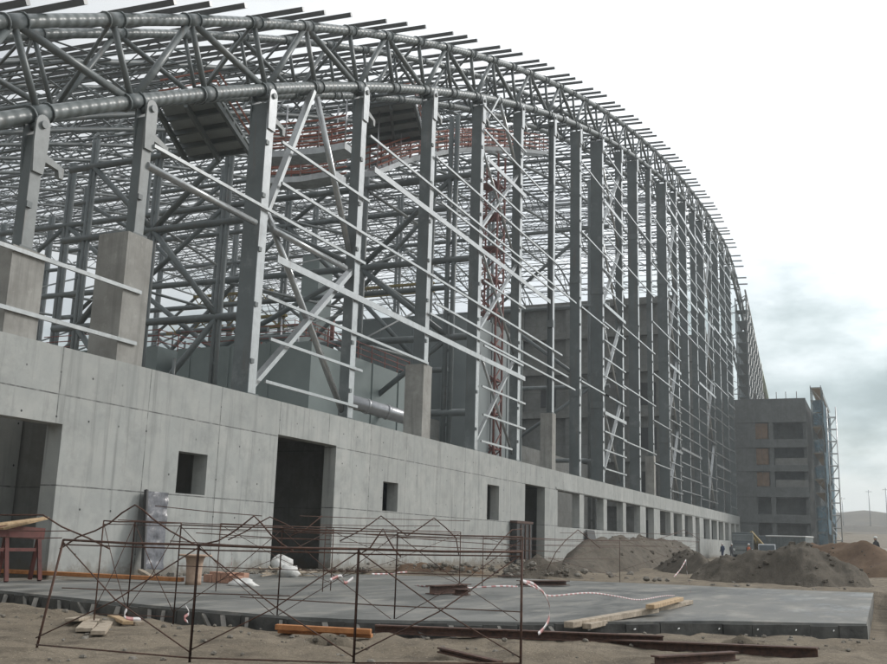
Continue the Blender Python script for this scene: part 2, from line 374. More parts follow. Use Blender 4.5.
for k in range(-2, 34):
    for c_i, dx in enumerate((.9, 2.7, 4.5)):
        x = nodeX(k)+dx
        if x > 172: continue
        hang = c_i < 3
        y1 = min(119.5, max(25, x/.70)); y0 = 18.95+random.uniform(-.12, .12) if hang else 20.6; n = max(2, int((y1-y0)/4))
        q = [y0+(y1-y0)*i/n for i in range(n+1)]
        pi_ += 1
        nx, nz = nrm(x); up = V((nx, 0, nz))
        t = thing('roof_purlin', nth(pi_)+(' roof purlin from the left, overhanging the arched truss' if hang else ' roof purlin from the left, stopping at the arched truss'), 'purlin', hi(x, y0), 'roof purlins over the arched trusses')
        MB().rect([hi(x, y)+up*.30 for y in q], .14, .18, up).build('purlin_box', PURL, t)
        if y1 > 34:
            nn = max(4, int((y1-25)/2.2)); ph = random.uniform(0, 2.2); qq = [25+ph+(y1-25-ph)*i/nn for i in range(nn+1)]
            MB().poly([hi(x, y)-up*.75 for y in qq], .055, 5).build('lower_rod', STEELD, t)
            MB().zig([hi(x, y)+up*(.3 if i % 2 else -.75) for i, y in enumerate(qq)], .035, 4).build('zigzag_web', STEELD, t)
# pale roof sheeting on the far flank
sh = MB(); xs = [194+3*i for i in range(24)]
vs = []; fs = []
for i, x in enumerate(xs):
    nx, nz = nrm(min(x, 262))
    for y in (19.7, 20.4, 21.3):
        p = hi(x, y)+V((nx*.6, 0, nz*.6)); vs += [p, p+V((nx*.3, 0, nz*.3))]
for i in range(len(xs)-1):
    for j in range(2):
        a = i*6+j*2; fs += [(a, a+6, a+8, a+2), (a+1, a+3, a+9, a+7)]
    a = i*6; fs += [(a, a+1, a+7, a+6), (a+4, a+10, a+11, a+5)]
sh.add(vs, fs); tag(sh.build('roof_sheeting', SHEET), 'pale green roof sheeting on the far falling flank of the arched roof', 'roof sheet')

# ------------------------------------------------------------------ concrete base wall
WY, WT = 20., .55
ptop = lambda x: 330.5+.2525*x
def wx(px, y=None): return at(px, ptop(px) if y is None else y, WY).x
ops = [(13.5, 20.3, 0, 4.02), (25.24, 26.72, 2.46, 3.76), (30.8, 35.1, 0, 4.87), (39.4, 40.9, 2.45, 3.72), (52.2, 54.1, 2.44, 4.38), (58.7, 62.7, 0, 4.82)]
for a, b in ((557.6, 579.5), (584, 603.5), (607, 623), (626, 640)): ops.append((wx(a, 500), wx(b, 505), 2.35, 4.8))
ops.append((wx(645.8, 515), wx(653.8, 515), 0, 4.8))
for a, b in ((660, 670.6), (673.5, 682), (684.8, 692.6)): ops.append((wx(a, 520), wx(b, 522), 2.35, 4.75))
ops.append((wx(695.5, 525), wx(699.6, 525), 0, 4.75))
for a, b in ((703.7, 709.8), (711.5, 717), (718.6, 723.4), (725, 728.9), (731, 734.6), (736.2, 739)): ops.append((wx(a, 527), wx(b, 527), 2.3, 4.75))
ops.sort()
WALL = thing('concrete_wall', 'long fair faced concrete base wall with door and window openings under the steel', 'wall', (20, WY, 0))
WH = 6.08
w = MB()
WX0, WX1 = 6., 161.5
def panel(x0, x1, z0, z1):
    if x1-x0 > .01 and z1-z0 > .01: w.box((x0, WY, z0), (x1, WY+WT, z1))
# one connected sheet of quads for the front face, with reveals round each opening
gx = sorted({WX0, WX1, *[o[0] for o in ops], *[o[1] for o in ops]}); gz = sorted({-.6, WH, *[o[2] for o in ops], *[o[3] for o in ops]})
def solid(i, j):
    if not (0 <= i < len(gx)-1 and 0 <= j < len(gz)-1): return False
    cx, cz = (gx[i]+gx[i+1])/2, (gz[j]+gz[j+1])/2
    return not any(o[0] < cx < o[1] and (o[2] if o[2] > 0 else -.05) < cz < o[3] for o in ops)
idx = {}
def vid(i, j, b):
    if (i, j, b) not in idx: idx[(i, j, b)] = len(w.v); w.v.append(V((gx[i], WY+b*WT, gz[j])))
    return idx[(i, j, b)]
for i in range(len(gx)-1):
    for j in range(len(gz)-1):
        if not solid(i, j): continue
        w.f.append((vid(i, j, 0), vid(i+1, j, 0), vid(i+1, j+1, 0), vid(i, j+1, 0))); w.f.append((vid(i, j, 1), vid(i, j+1, 1), vid(i+1, j+1, 1), vid(i+1, j, 1)))
        if not solid(i-1, j): w.f.append((vid(i, j, 0), vid(i, j+1, 0), vid(i, j+1, 1), vid(i, j, 1)))
        if not solid(i+1, j): w.f.append((vid(i+1, j, 0), vid(i+1, j, 1), vid(i+1, j+1, 1), vid(i+1, j+1, 0)))
        if not solid(i, j-1): w.f.append((vid(i, j, 0), vid(i, j, 1), vid(i+1, j, 1), vid(i+1, j, 0)))
        if not solid(i, j+1): w.f.append((vid(i, j+1, 0), vid(i+1, j+1, 0), vid(i+1, j+1, 1), vid(i, j+1, 1)))
w.sm = [False]*len(w.f)
w.build('wall_face', CONC, WALL)
MB().box((wx(557, 500)-.3, WY-.05, 4.86), (161.4, WY-.003, 4.98)).build('string_course', CONC, WALL)
# rooms behind: ceiling slab, back wall and cross walls keep the door openings dark
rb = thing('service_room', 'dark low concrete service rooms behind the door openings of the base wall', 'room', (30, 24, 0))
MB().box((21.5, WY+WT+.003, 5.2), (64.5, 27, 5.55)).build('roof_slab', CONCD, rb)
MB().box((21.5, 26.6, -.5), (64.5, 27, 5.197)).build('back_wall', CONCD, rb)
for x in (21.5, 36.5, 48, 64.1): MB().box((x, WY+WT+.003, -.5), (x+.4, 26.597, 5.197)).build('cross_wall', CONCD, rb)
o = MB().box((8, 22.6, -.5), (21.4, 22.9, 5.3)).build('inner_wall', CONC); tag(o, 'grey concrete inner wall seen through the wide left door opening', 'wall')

# ------------------------------------------------------------------ facade columns
CX = [18.0, 22.12, 28.85, 36.05, 43.3, 50.35, 57.3, 64.25, 71.2, 78.1, 85.0, 91.5, 97.5, 106.1, 112.2, 118.6, 125.5, 132, 138.7, 145.5, 152.3, 159]
CD = [.36, .36, .75, .48, .62, .62, .56, .42, .78, 1.02, .6, .95, .5, 1.08, .6, .92, .7, .95, .6, 1., .7, .9]
CW = [.36, .38, .44, .42, .42, .42, .42, .36]+[.45]*14
PED = {0: 8.39, 1: 9.99, 4: 9.65, 7: 9.9, 12: 9.88}
SAY = {0: 'short leftmost steel column on a low pale concrete pedestal', 1: 'steel column on a tall stained concrete pedestal beside the leftmost one',
       2: 'wide steel column standing straight on the wall right of the two left pedestals', 3: 'slim steel column at the right end of the lowest big cross brace',
       4: 'steel column on the concrete pedestal above the second window', 7: 'twin strip steel column on a slim pedestal above the second door', 12: 'narrow steel column on the white edged pedestal in the far row'}
FY = WY+.06
for i, (x, d, bw) in enumerate(zip(CX, CD, CW)):
    lab = SAY.get(i, nth(i+1)+' steel facade column from the left, standing on the concrete wall')
    z0 = WH
    if i in PED:
        z0 = PED[i]; pw = 1.08 if i < 2 else (.95 if i == 4 else .8)
        ped = MB(); ped.box((x-.02, FY-.04, WH-.003+.006), (x+pw, FY+pw, z0))
        tag(ped.build('concrete_pedestal', CONCP), {0: 'low square concrete pedestal under the leftmost steel column', 1: 'tall stained concrete pedestal left of the wide steel column', 4: 'square concrete pedestal above the second small window', 7: 'slim concrete pedestal above the second doorway', 12: 'pale concrete pedestal far along the row of columns'}[i], 'pedestal', 'concrete pedestals on the base wall')
        x += .3 if i < 2 else .15
    zt = zb(x+bw/2)+rise(20.5)-.95; y0 = FY+.02; y1 = y0+d
    t = thing('steel_column', lab, 'column', (x+bw/2, y0+d/2, z0), 'steel columns of the facade')
    s = MB(); tf = .05
    if i == 7:                       # open H sections
        s.box((x, y0, z0), (x+bw, y0+tf, zt)).build('front_flange', STEELL, t)  # outer flange coloured paler than the rest to imitate sky light
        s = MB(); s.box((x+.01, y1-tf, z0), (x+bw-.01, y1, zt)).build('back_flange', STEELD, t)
        s = MB(); s.box((x+bw/2-.03, y0+tf+.002, z0), (x+bw/2+.03, y1-tf-.002, zt)).build('web_plate', STEELD, t)
    else:
        s.box((x, y0+.03, z0), (x+bw-.02, y1, zt)).build('shaft', STEELD, t)
        ff = MB().box((x-.015, y0, z0), (x+bw, y0+.027, zt)).build('front_flange', STEELM if i < 2 else STEELL, t)  # front coloured paler than the shaft, imitating its sky-lit face
        zz = z0+1.1
        while zz < zt-1:
            MB().box((x-.06, y0-.075, zz), (x+.12, y0-.003, zz+.16)).build('rail_cleat', STEELD, ff); zz += 2.05
    MB().box((x-.12, y0-.06, z0+.002), (x+bw+.12, y1+.08, z0+.05)).build('base_plate', STEELD, t)
    z = z0+6
    while z < zt-4 and i > 6:                # splice collars on the tall ones
        MB().box((x-.035, y0-.02, z), (x+bw+.02, y1+.03, z+.5)).build('splice_plate', STEEL, t); z += 8.3+(i*37 % 5)*.4
    c = x+bw/2                               # cap: two plates facing out and in, rounded over the pin; outer one coloured as if sky-lit
    hw = max(bw*.58, .25)
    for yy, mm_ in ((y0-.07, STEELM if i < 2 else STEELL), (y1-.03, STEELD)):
        arc = [(c+.24*math.cos(a_), yy, zt+.62+.26*math.sin(a_)) for a_ in [math.pi*q/8 for q in range(9)]]
        MB().prism([(c-bw*.5, yy, zt-.75), (c+bw*.5, yy, zt-.75), (c+hw, yy, zt+.05)]+arc+[(c-hw, yy, zt+.05)], (0, .06, 0)).build('cap_plate', mm_, t); cp_ = bpy.data.objects[-1] if False else COL.objects[-1]
    MB().box((c-bw*.42, y0+.002, zt+.002), (c+bw*.42, y1-.032, zt+.3)).build('cap_block', STEELD, t)
    MB().tube((c, y0-.14, zt+.6), (c, y1+.06, zt+.6), .11, 12).build('cap_pin', STEEL, cp_)
    MB().prism([(c+bw*.5, y0-.02, zt-.1), (c+bw*.5+.75, y0-.02, zt-.32), (c+bw*.5+.75, y0-.02, zt-.62), (c+bw*.5+.6, y0-.02, zt-.62), (c+bw*.5+.55, y0-.02, zt-.42), (c+bw*.5, y0-.02, zt-.35)], (0, .14, 0)).build('cap_horn', STEELM, t)

# ------------------------------------------------------------------ rails (girts) across the columns
GY = WY-.02
gcount = [0]; taken = {}
def girt(x0, x1, z, kind=0):
    if kind == 0: m = MB().bar((x0, GY, z), (x1, GY, z), .08, .11); mt = STEELL
    elif kind == 1: m = MB().bar((x0, GY-.02, z), (x1, GY-.02, z), .05, .27); mt = STEELL
    else: m = MB().tube((x0, GY+.12, z), (x1, GY+.12, z), .12, 10); mt = STEELL
    o = m.build('facade_rail', mt)
    i0 = min(range(len(CX)), key=lambda i: abs(CX[i]-x0)); i1 = max(i0+1, min(range(len(CX)), key=lambda i: abs(CX[i]-x1))); i1 = min(i1, len(CX)-1)
    taken.setdefault((i0, i1), []).append((z, o)); return o
PX = [((0,240.7),(140.7,295),0),((0,303.4),(135.6,345.8),0),((154,145),(365,264),0),((150,165),(258,222),2),((282,141),(369,202),0),((282,180),(562,357),0),
 ((370,139),(576,301),0),((374,169.5),(550,301.7),1),((436,159),(557,262),0),((484,105),(526,152),0),((484,129),(548,197),0),((487,158),(526,197),1),((487,183),(526,217),0),
 ((267,297),(428,363),0),((270,339),(362,371),0),((265,381),(357,407),0),((274,227),(348,269),2),((277,257.6),(524.6,379.7),1),((435,303),(568,377),0),((430,312),(575,391),0),
 ((484,281),(525,308),0),((482,386),(525,404),0),((483,415),(525,428.6),0),((481,441),(512,449.5),0),((484,345),(523,366),0),((441,205),(553,288),0)]
for a, b, k in PX:
    p = at(*a, GY); q = at(*b, GY); girt(p.x if a[0] else p.x-2.5, q.x, (p.z+q.z)/2, k)
for z in (13.2, 18.9, 24.9, 30.6): girt(71.3, 79.6, z)
for z in (10.1, 14.9, 20.2, 26.1, 31.4): girt(84.6, 98.5, z)
for z in (9.2, 13.4, 18.1, 23.4, 29.5, 34.8): girt(97.6, 106.8, z)
def ladder(i0, i1, step, z0, keep):
    z = z0; n = 0
    while z < zb(CX[i0])-1.2:
        n += 1
        if random.random() < keep: girt(CX[i0]+.2, CX[i1]+.7, z, 1 if n % 6 == 4 else 0)
        z += step
ladder(9, 10, 1.5, 7.2, 1.); ladder(13, 14, 1.5, 7.0, 1.); ladder(14, 16, 1.55, 7.4, .9); ladder(16, 18, 1.6, 7.1, .85); ladder(18, 20, 1.6, 7.5, .8); ladder(20, 21, 1.7, 7.2, .8)
for (i0, i1), L_ in taken.items():
    L_.sort(key=lambda e: e[0])
    for n, (z, o) in enumerate(L_):
        lab = f'{nth(n+1)} rail up from the wall between {nth(i0+1)} and {nth(i1+1)} column'
        tag(o, lab, 'facade rail', 'horizontal facade rails across the steel columns')

# ------------------------------------------------------------------ facade bracing
taken_b = {}
def brace(i0, z0, i1, z1, r=.13, kind='t', xa=None, xb=None):
    xa = CX[i0]+.3 if xa is None else xa; xb = CX[i1]+.2 if xb is None else xb
    y = FY+.35; m = MB()
    if kind == 't': m.tube((xa, y, z0), (xb, y, z1), r, 10)
    else: m.bar((xa, y-.1, z0), (xb, y-.1, z1), r*1.2, r*2, (0, 1, 0))
    o = m.build('facade_brace', STEELL); taken_b.setdefault((i0, i1), []).append(o); return o
zt = zb(32.4)+rise(20.5)-.3
brace(2, 12.2, 3, zt, .14, 'b', None, 32.2); brace(2, zt, 3, 13.0, .13, 't', 32.7, None)
brace(2, 6.3, 3, 12.6, .15, 'b'); brace(2, 13.6, 3, 6.3, .13)
def xbays(i0, i1, zs, r=.11):
    for a, b in zip(zs, zs[1:]):
        brace(i0, a, i1, b, r, 'b'); brace(i0, b, i1, a, r*.8, 't')
xbays(5, 6, [6.4, 12.6, 18.6, 24.6], .1); brace(5, 24.8, 6, zb(53.8)+.2, .11, 'b', None, 53.6); brace(5, zb(53.8)+.2, 6, 24.8, .11, 't', 53.9, None)
xbays(9, 10, [6.4, 13.4, 20.4, 27.4, 34.4], .13); xbays(13, 14, [6.4, 14, 22, 30, 38], .14); xbays(17, 18, [6.4, 15, 24, 33, 42], .15)
for (i0, i1), L_ in taken_b.items():
    for n, o in enumerate(L_):
        tag(o, f'{nth(n+1)} diagonal brace up the bay between the {nth(i0+1)} and {nth(i1+1)} steel columns', 'brace', 'diagonal braces of the facade')

# ------------------------------------------------------------------ inside the hall: transverse frames
def portal(X, Y, zs, label, r=.3, topz=None):
    t = thing('pipe_portal', label, 'steel portal', (X, Y[0], 0))
    for y in Y:
        zt_ = min(zb(X)+rise(y), topz or 99)
        for s in (-1, 1): MB().tube((X, y+s*r*.75, 0), (X, y+s*r*.75, zt_), r*.62, 8).build('post', STEELD, t)
        for k in range(int(zt_/2.5)): MB().bar((X, y-r*.75, 1.2+k*2.5), (X, y+r*.75, 1.2+k*2.5), .1, .2).build('lacing', STEELD, t)
    for z in zs: MB().tube((X, Y[0]-2, z), (X, Y[-1]+2, z), .24, 8).build('cross_strut', STEELD, t)
    for i in range(len(Y)-1):
        for j in range(len(zs)-1):
            a, b = (zs[j], zs[j+1]) if (i+j) % 2 else (zs[j+1], zs[j])
            MB().tube((X, Y[i], a), (X, Y[i+1], b), .2, 8).build('diagonal', STEELD, t)
    return t
portal(60, [26, 33, 45, 53, 61, 70], [9.5, 14.6, 20, 26], 'tall laced steel frame with pipe struts just behind the facade')
portal(104, [28, 40, 52, 64, 76, 88], [10, 18, 27, 36], 'second laced steel frame standing deep inside the hall', .32)
portal(88, [92, 100, 108, 116], [12, 22, 32], 'laced steel frame at the far open end of the hall', .35)
# ------------------------------------------------------------------ casings, ducts, inner concrete block
def casing(x0, x1, y0, y1, z0, z1, label, m, rail=None, ribs=True):
    t = thing('boiler_casing', label, 'casing', (x0, y0, z0)); MB().box((x0, y0, z0), (x1, y1, z1)).build('shell', m, t)
    if ribs:
        for k in range(1, int((y1-y0)/3)+1): MB().box((x0-.08, y0+3*k-.08, z0), (x0-.003, y0+3*k+.08, z1)).build('stiffener', m, t)
        for k in range(1, int((x1-x0)/4)+1): MB().box((x0+4*k-.08, y0-.08, z0), (x0+4*k+.08, y0-.003, z1)).build('stiffener', m, t)
    if rail:
        for k in range(3): 
            z = z1+.35+k*.38
            MB().poly([(x0+.1, y1-.1, z), (x0+.1, y0+.1, z), (x1-.1, y0+.1, z)], .035, 5).build('guard_rail', rail, t)
        n = int((x1-x0)/1.8)
        for k in range(n+1): MB().tube((x0+.1+(x1-x0-.2)*k/n, y0+.1, z1), (x0+.1+(x1-x0-.2)*k/n, y0+.1, z1+1.2), .04, 5).build('rail_post', rail, t)
    return t
c0 = at(312, 341, 31)
casing(c0.x, c0.x+14, 31, 41, 0, c0.z, 'large grey green plate casing behind the big lower cross brace', CASING, REDP)
c0 = at(158, 346, 42)
casing(c0.x, c0.x+14, 42, 52, 0, c0.z, 'grey green casing with a red guard rail right of the tall pedestal', CASING, REDP)
casing(76, 88, 30.5, 42, 0, at(400, 318, 37.5).z, 'tall pale grey casing behind the pedestal above the second window', CASINGL)
casing(74, 80, 47, 56, 4, 19, 'boxy grey casing raised on the structure behind the wide steel column', CASING, ORANGEP)
c0 = at(303, 256, 58)
casing(c0.x, c0.x+3, 55.8, 58, 0, c0.z, 'tall slim grey casing tower deep inside the hall', CASING)
o = MB().box((90, 46, 0), (130, 46.6, 14)).build('inner_wall', DARKP); tag(o, 'dark sheet added as shade deep inside the hall behind the red hoist tower', 'wall')  # near-black sheet added to give the depth of the hall its shade
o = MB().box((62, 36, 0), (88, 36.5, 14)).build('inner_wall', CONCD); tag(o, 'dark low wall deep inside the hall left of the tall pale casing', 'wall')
dt = thing('duct', 'shiny galvanised pipe duct lying low behind the wall near the pedestal', 'duct', (57, 30, 7))
a, b = at(345, 400, 27), at(424, 423, 24.2)
MB().tube(a, b, .4, 18).build('duct_shell', GALV, dt)
for f in (.25, .5): 
    p = a.lerp(b, f); MB().tube(p, a.lerp(b, f+.03), .44, 18).build('duct_flange', GALV, dt)
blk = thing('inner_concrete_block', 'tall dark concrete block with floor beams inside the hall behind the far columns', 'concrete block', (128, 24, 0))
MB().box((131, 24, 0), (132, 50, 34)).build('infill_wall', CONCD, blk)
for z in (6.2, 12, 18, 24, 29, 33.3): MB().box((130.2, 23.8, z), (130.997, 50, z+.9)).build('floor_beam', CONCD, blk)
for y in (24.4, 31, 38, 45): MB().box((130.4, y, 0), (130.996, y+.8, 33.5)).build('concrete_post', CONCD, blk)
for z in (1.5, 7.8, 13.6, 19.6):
    for y in (26.5, 33.5, 40.3): MB().box((130.93, y, z), (130.99, y+2.2, z+3)).build('doorway_shade', DARKP, blk)  # dark panels on the wall face imitate shaded openings
for n, (y, x1) in enumerate(((28, 128), (28.6, 160))):
    pass
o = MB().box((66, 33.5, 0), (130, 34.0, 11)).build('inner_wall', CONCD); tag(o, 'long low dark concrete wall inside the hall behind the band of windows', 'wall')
# crane girders in yellow
for n, (px, py, Y, ln) in enumerate(((232, 303, 56, 9), (395, 294, 46, 9), (225, 330, 50, 12))):
    p = at(px, py, Y); t = thing('crane_girder', ['yellow crane girder high between the wide column and the casing', 'yellow crane girder seen through the middle of the facade', 'low yellow walkway girder above the left casing'][n], 'girder', p)
    MB().bar(p-V((0, ln/2, 0)), p+V((0, ln/2, 0)), .4, .25).build('bottom_flange', YELP, t); MB().bar(p+V((0, -ln/2, .9)), p+V((0, ln/2, .9)), .4, .2).build('top_flange', YELP, t)
    MB().zig([p+V((0, -ln/2+ln*i/14, .1 if i % 2 else .85)) for i in range(15)], .06, 5).build('zigzag_web', YELP, t)
# red lattice hoist tower
tp = at(490, 300, 31); t = thing('hoist_tower', 'red lattice hoist tower standing inside the hall between two braced columns', 'hoist tower', (tp.x, 31, 0))
tz = at(487, 150, 31).z
for sx in (-1, 1):
    for sy in (-1, 1): MB().tube((tp.x+sx*.9, 31+sy*.9, 0), (tp.x+sx*.9, 31+sy*.9, tz), .1, 6).build('mast_post', REDP, t)
for sy in (-1, 1):
    nz_ = int(tz/1.5)
    MB().zig([(tp.x+(.9 if i % 2 else -.9), 31+sy*.9, 1.5*i) for i in range(nz_)], .07, 5).build('lacing', REDP, t)
    MB().zig([(tp.x+sy*.9, 31+(.9 if i % 2 else -.9), 1.5*i) for i in range(nz_)], .07, 5).build('lacing', REDP, t)
for i in range(0, int(tz/3)): MB().box((tp.x-.9, 30.1, 3*i), (tp.x+.9, 31.9, 3*i+.12)).build('landing', REDP, t)
# catwalk with red rails hung under the trusses
def catwalk(pts, w_, label, post=1.4):
    t = thing('catwalk', label, 'catwalk', pts[0]); n = len(pts)
    dk = MB()
    for a, b in zip(pts, pts[1:]):
        d = (b-a); s = V((-d.y, d.x, 0)).normalized()*w_
        dk.add([a, b, b+s, a+s, a-V((0, 0, .35)), b-V((0, 0, .35)), b+s-V((0, 0, .35)), a+s-V((0, 0, .35))], [(0,1,2,3),(7,6,5,4),(0,4,5,1),(2,6,7,3),(1,5,6,2),(0,3,7,4)])
    dk.build('deck', STEELL, t)
    for side in (0, 1):
        off = [V((0, 0, 0))]*n if side == 0 else [V((-(pts[min(i+1, n-1)]-pts[max(i-1, 0)]).y, (pts[min(i+1, n-1)]-pts[max(i-1, 0)]).x, 0)).normalized()*w_ for i in range(n)]
        for z in (.3, .7, 1.1, 1.5): MB().poly([p+o_+V((0, 0, z)) for p, o_ in zip(pts, off)], .055, 5).build('guard_rail', ORANGEP, t)
        for i in range(n-1):
            L_ = (pts[i+1]-pts[i]).length; m = max(1, int(L_/post))
            for k in range(m): 
                p = pts[i].lerp(pts[i+1], k/m)+off[i]; MB().tube(p, p+V((0, 0, 1.6)), .05, 5).build('rail_post', REDP, t)
    for i in range(n):
        p = pts[i]; MB().tube(p, (p.x, p.y, zb(p.x)+rise(p.y)), .05, 6).build('hanger_rod', GALV, t)
    return t
catwalk([at(377, 170, 27.5), at(400, 161, 27.5), at(419, 155, 27.5), at(455, 148, 27.5), at(487, 146, 27.5), at(520, 148, 27.5), at(548, 151, 27.5)], 1.4, 'stepped catwalk with red and orange guard rails hung under the front truss')
catwalk([atx(250, 152, 42), atx(285, 150, 42), atx(318, 147, 42), atx(345, 142, 42)], 1.3, 'catwalk with orange guard rails right of the hanging dark platform')
catwalk([atx(258, 178, 47), atx(300, 176, 47), atx(335, 170, 47)], 1.3, 'lower orange railed catwalk left of the slim braced column')
def deckp(pix, Xn, Xf, label, hang):
    a, b = atx(*pix[0], Xn), atx(*pix[1], Xn); c, d = atx(*pix[2], Xf), atx(*pix[3], Xf); z = (a.z+b.z+c.z+d.z)/4
    P = [V((p.x, p.y, z)) for p in (a, b, c, d)]
    t = thing('hanging_platform', label, 'platform', P[0]); MB().prism(P, (0, 0, .12)).build('deck_sheet', DECK, t)
    for i in range(5):
        f = i/4; p = P[0].lerp(P[3], f)-V((0, 0, .12)); q = P[1].lerp(P[2], f)-V((0, 0, .12)); MB().bar(p, q, .14, .236).build('joist', STEELD, t)
    for f in (0, .5, 1): MB().bar(P[0].lerp(P[1], f)-V((0, 0, .37)), P[3].lerp(P[2], f)-V((0, 0, .37)), .16, .25).build('bearer', STEELD, t)
    for z_ in (.5, 1.): MB().poly([P[0]+V((0, 0, z_)), P[1]+V((0, 0, z_)), P[2]+V((0, 0, z_))], .045, 5).build('guard_rail', ORANGEP, t)
    for p in P: MB().tube(p, (p.x, p.y, zb(p.x)+rise(p.y)), .06, 6).build('hanger_rod', GALV, t)
deckp([(157, 116), (214, 108), (252, 135), (190, 142)], 31.5, 37.2, 'dark corrugated hanging platform between the tall pedestal column and the wide column', 1)
deckp([(368, 108), (414, 106), (424, 134), (366, 136)], 50.5, 56, 'dark corrugated hanging platform above the stepped catwalk', 1)
# dim plant clutter low in the hall
portal(74, [34, 41, 48.5, 56, 64, 73], [8, 15, 22, 29, 34], 'second row laced steel frame with pipe struts behind the first inner one', .26)
portal(48, [36, 41.5, 47], [8, 14, 20, 25], 'short laced steel frame between the tall pedestal and the wide column', .22)
ln_ = 0
for y, y2 in ((33, 34), (45, 41), (45, 48.5), (53, 56), (61, 64), (70, 73)):
    for z in (9.5, 14.6, 20, 26):
        ln_ += 1; o = MB().tube((60, y, z), (74, y2, z+random.uniform(-.3, 2.5)), .12, 6).tube((60, y, z), (74, y2, z+6), .08, 6).build('link_strut', random.choice((STEEL, STEELD, STEELM)))
        tag(o, nth(ln_)+' pair of link struts from the near end between the inner frames', 'strut', 'link struts between the inner frames')
cl = 0
for n in range(46):
    px = random.uniform(150, 480); Y = random.uniform(36, 60); b0 = at(px, random.uniform(318, 372), Y)
    o = MB(); hh = random.uniform(1.5, 6)
    if n % 3: o.tube(b0-V((0, 0, hh)), b0, random.choice((.07, .1, .22)), 8)
    else: o.tube(b0-V((0, hh*.6, 0)), b0+V((0, hh*.6, 0)), random.choice((.07, .1, .2)), 8)
    cl += 1
    o = o.build('plant_pipe', random.choice((GALV, STEEL, REDP, STEELD, STEELD, STEELD)))
    tag(o, 'pipe of the tangled plant pipework deep inside the steel hall', 'pipe', 'tangled plant pipework inside the hall')

# ------------------------------------------------------------------ far concrete block with scaffold
FB = thing('office_block', 'unfinished grey concrete block of five storeys at the far end of the wall', 'building', (162, 9.8, 0))
BX, BY0, BY1, BZ = 162., 9.8, 21.5, 24.4
zpx = lambda y: 24.5-(y-391)*.1633
ypx = lambda x: 19.4-(x-740)*.1485
rows = [(414.5, 430.5), (438.5, 455), (461, 475.5), (485, 501), (509, 536)]
cols = [(754, 767.5), (772, 805)]
fb = MB(); gy = sorted({BY0, BY1, *[ypx(c[i]) for c in cols for i in (0, 1)]}); gzz = sorted({-.5, BZ, *[zpx(r[i]) for r in rows for i in (0, 1)]})
for i in range(len(gy)-1):
    for j in range(len(gzz)-1):
        cy, cz = (gy[i]+gy[i+1])/2, (gzz[j]+gzz[j+1])/2
        if any(ypx(c[1]) < cy < ypx(c[0]) and zpx(r[1]) < cz < zpx(r[0]) for c in cols for r in rows): continue
        fb.box((BX, gy[i], gzz[j]), (BX+.6, gy[i+1], gzz[j+1]))
fb.build('front_wall', CONCF, FB)
MB().box((BX+.602, BY0, -.5), (BX+32, BY0+.5, BZ)).build('side_wall', CONCF, FB)
MB().box((BX+3, BY0+.502, -.5), (BX+3.4, BY1, BZ-.6)).build('recessed_wall', CONCD, FB)
for z in [zpx(r[1]) for r in rows]: MB().box((BX+.603, BY0+.503, z-.35), (BX+2.997, BY1, z)).build('floor_slab', CONCF, FB)
MB().box((BX+.603, BY0+.503, BZ-.6), (BX+32, BY1, BZ-.2)).build('roof_slab', CONCF, FB)
for r in rows:
    z = zpx(r[0])
    MB().box((BX-.12, BY0-.1, z+.02), (BX-.003, BY1, z+.75)).build('string_course', CONCF, FB)
PLY = mat('weathered_orange_plywood', (.19, .125, .08), .8, .0, .3, 1.5)
for n, r in enumerate(rows[:3]):
    for k in range(2): MB().box((BX+.15+.02*k, ypx(766.5)+k*.98, zpx(r[1])+.1), (BX+.2+.02*k, ypx(766.5)+.94+k*.98, zpx(r[0])-.1)).build('plywood_shutter', PLY, FB)
for n, r in enumerate(rows[1:3]):
    MB().box((BX+.3, ypx(804.5), zpx(r[1])), (BX+.5, ypx(772.5), zpx(r[1])+1.1)).build('parapet_infill', CONCD, FB)
for y in (11, 12.6, 14, 15.7, 17.2): MB().tube((BX+.3, y, BZ), (BX+.3, y, BZ+1.1), .05, 5).build('starter_bar', RUST, FB)
sc_ = thing('facade_scaffold', 'tall scaffold with torn blue netting along the side of the far concrete block', 'scaffold', (BX, 8, 0))
for x in [BX-.5+2.5*i for i in range(13)]:
    for y in (7.4, 8.9):
        MB().tube((x, y, 0), (x, y, 26.2 if x < 168 else 24.9), .06, 5).build('standard', STEEL, sc_)
for k in range(13):
    z = 1.9+2*k
    for y in (7.4, 8.9): MB().tube((BX-.6, y, z), (BX+30, y, z), .045, 5).build('ledger', STEEL, sc_)
    MB().box((BX-.5, 7.5, z-.12), (BX+29.8, 8.8, z-.06)).build('deck_board', WOODG, sc_)
    MB().tube((BX-.5, 7.3, z), (BX-.5, 9, z), .045, 5).build('ledger', STEEL, sc_)
for k in range(12):
    MB().tube((BX-.5, 7.4 if k % 2 else 8.9, 1.9+2*k), (BX-.5, 8.9 if k % 2 else 7.4, 3.9+2*k), .04, 5).build('diagonal', STEEL, sc_)
for k in range(11):
    for n in range(6):
        if random.random() < .62:
            x = BX-.4+5*n; nx_ = 5; vs = []; fs = []
            for i in range(nx_+1):
                for j in range(4): vs.append((x+4.8*i/nx_, 7.28-.12*random.random(), 2+2*k+1.95*j/3-(0 if j else random.random()*.5)))
            for i in range(nx_):
                for j in range(3): a = i*4+j; fs.append((a, a+4, a+5, a+1))
            MB().add(vs, fs, True).build('debris_net', BLUENET, sc_)
    if random.random() < .55:
        z = 2+2*k; MB().add([(BX-.62, 7.4, z), (BX-.6, 8.6, z+.1), (BX-.64, 8.7, z+1.8), (BX-.6, 7.4, z+1.9)], [(0, 1, 2, 3)]).build('debris_net', BLUENET, sc_)
ht = thing('hoist_mast', 'pale lattice hoist mast standing right of the blue netted scaffold', 'hoist mast', (BX, 5.9, 0))
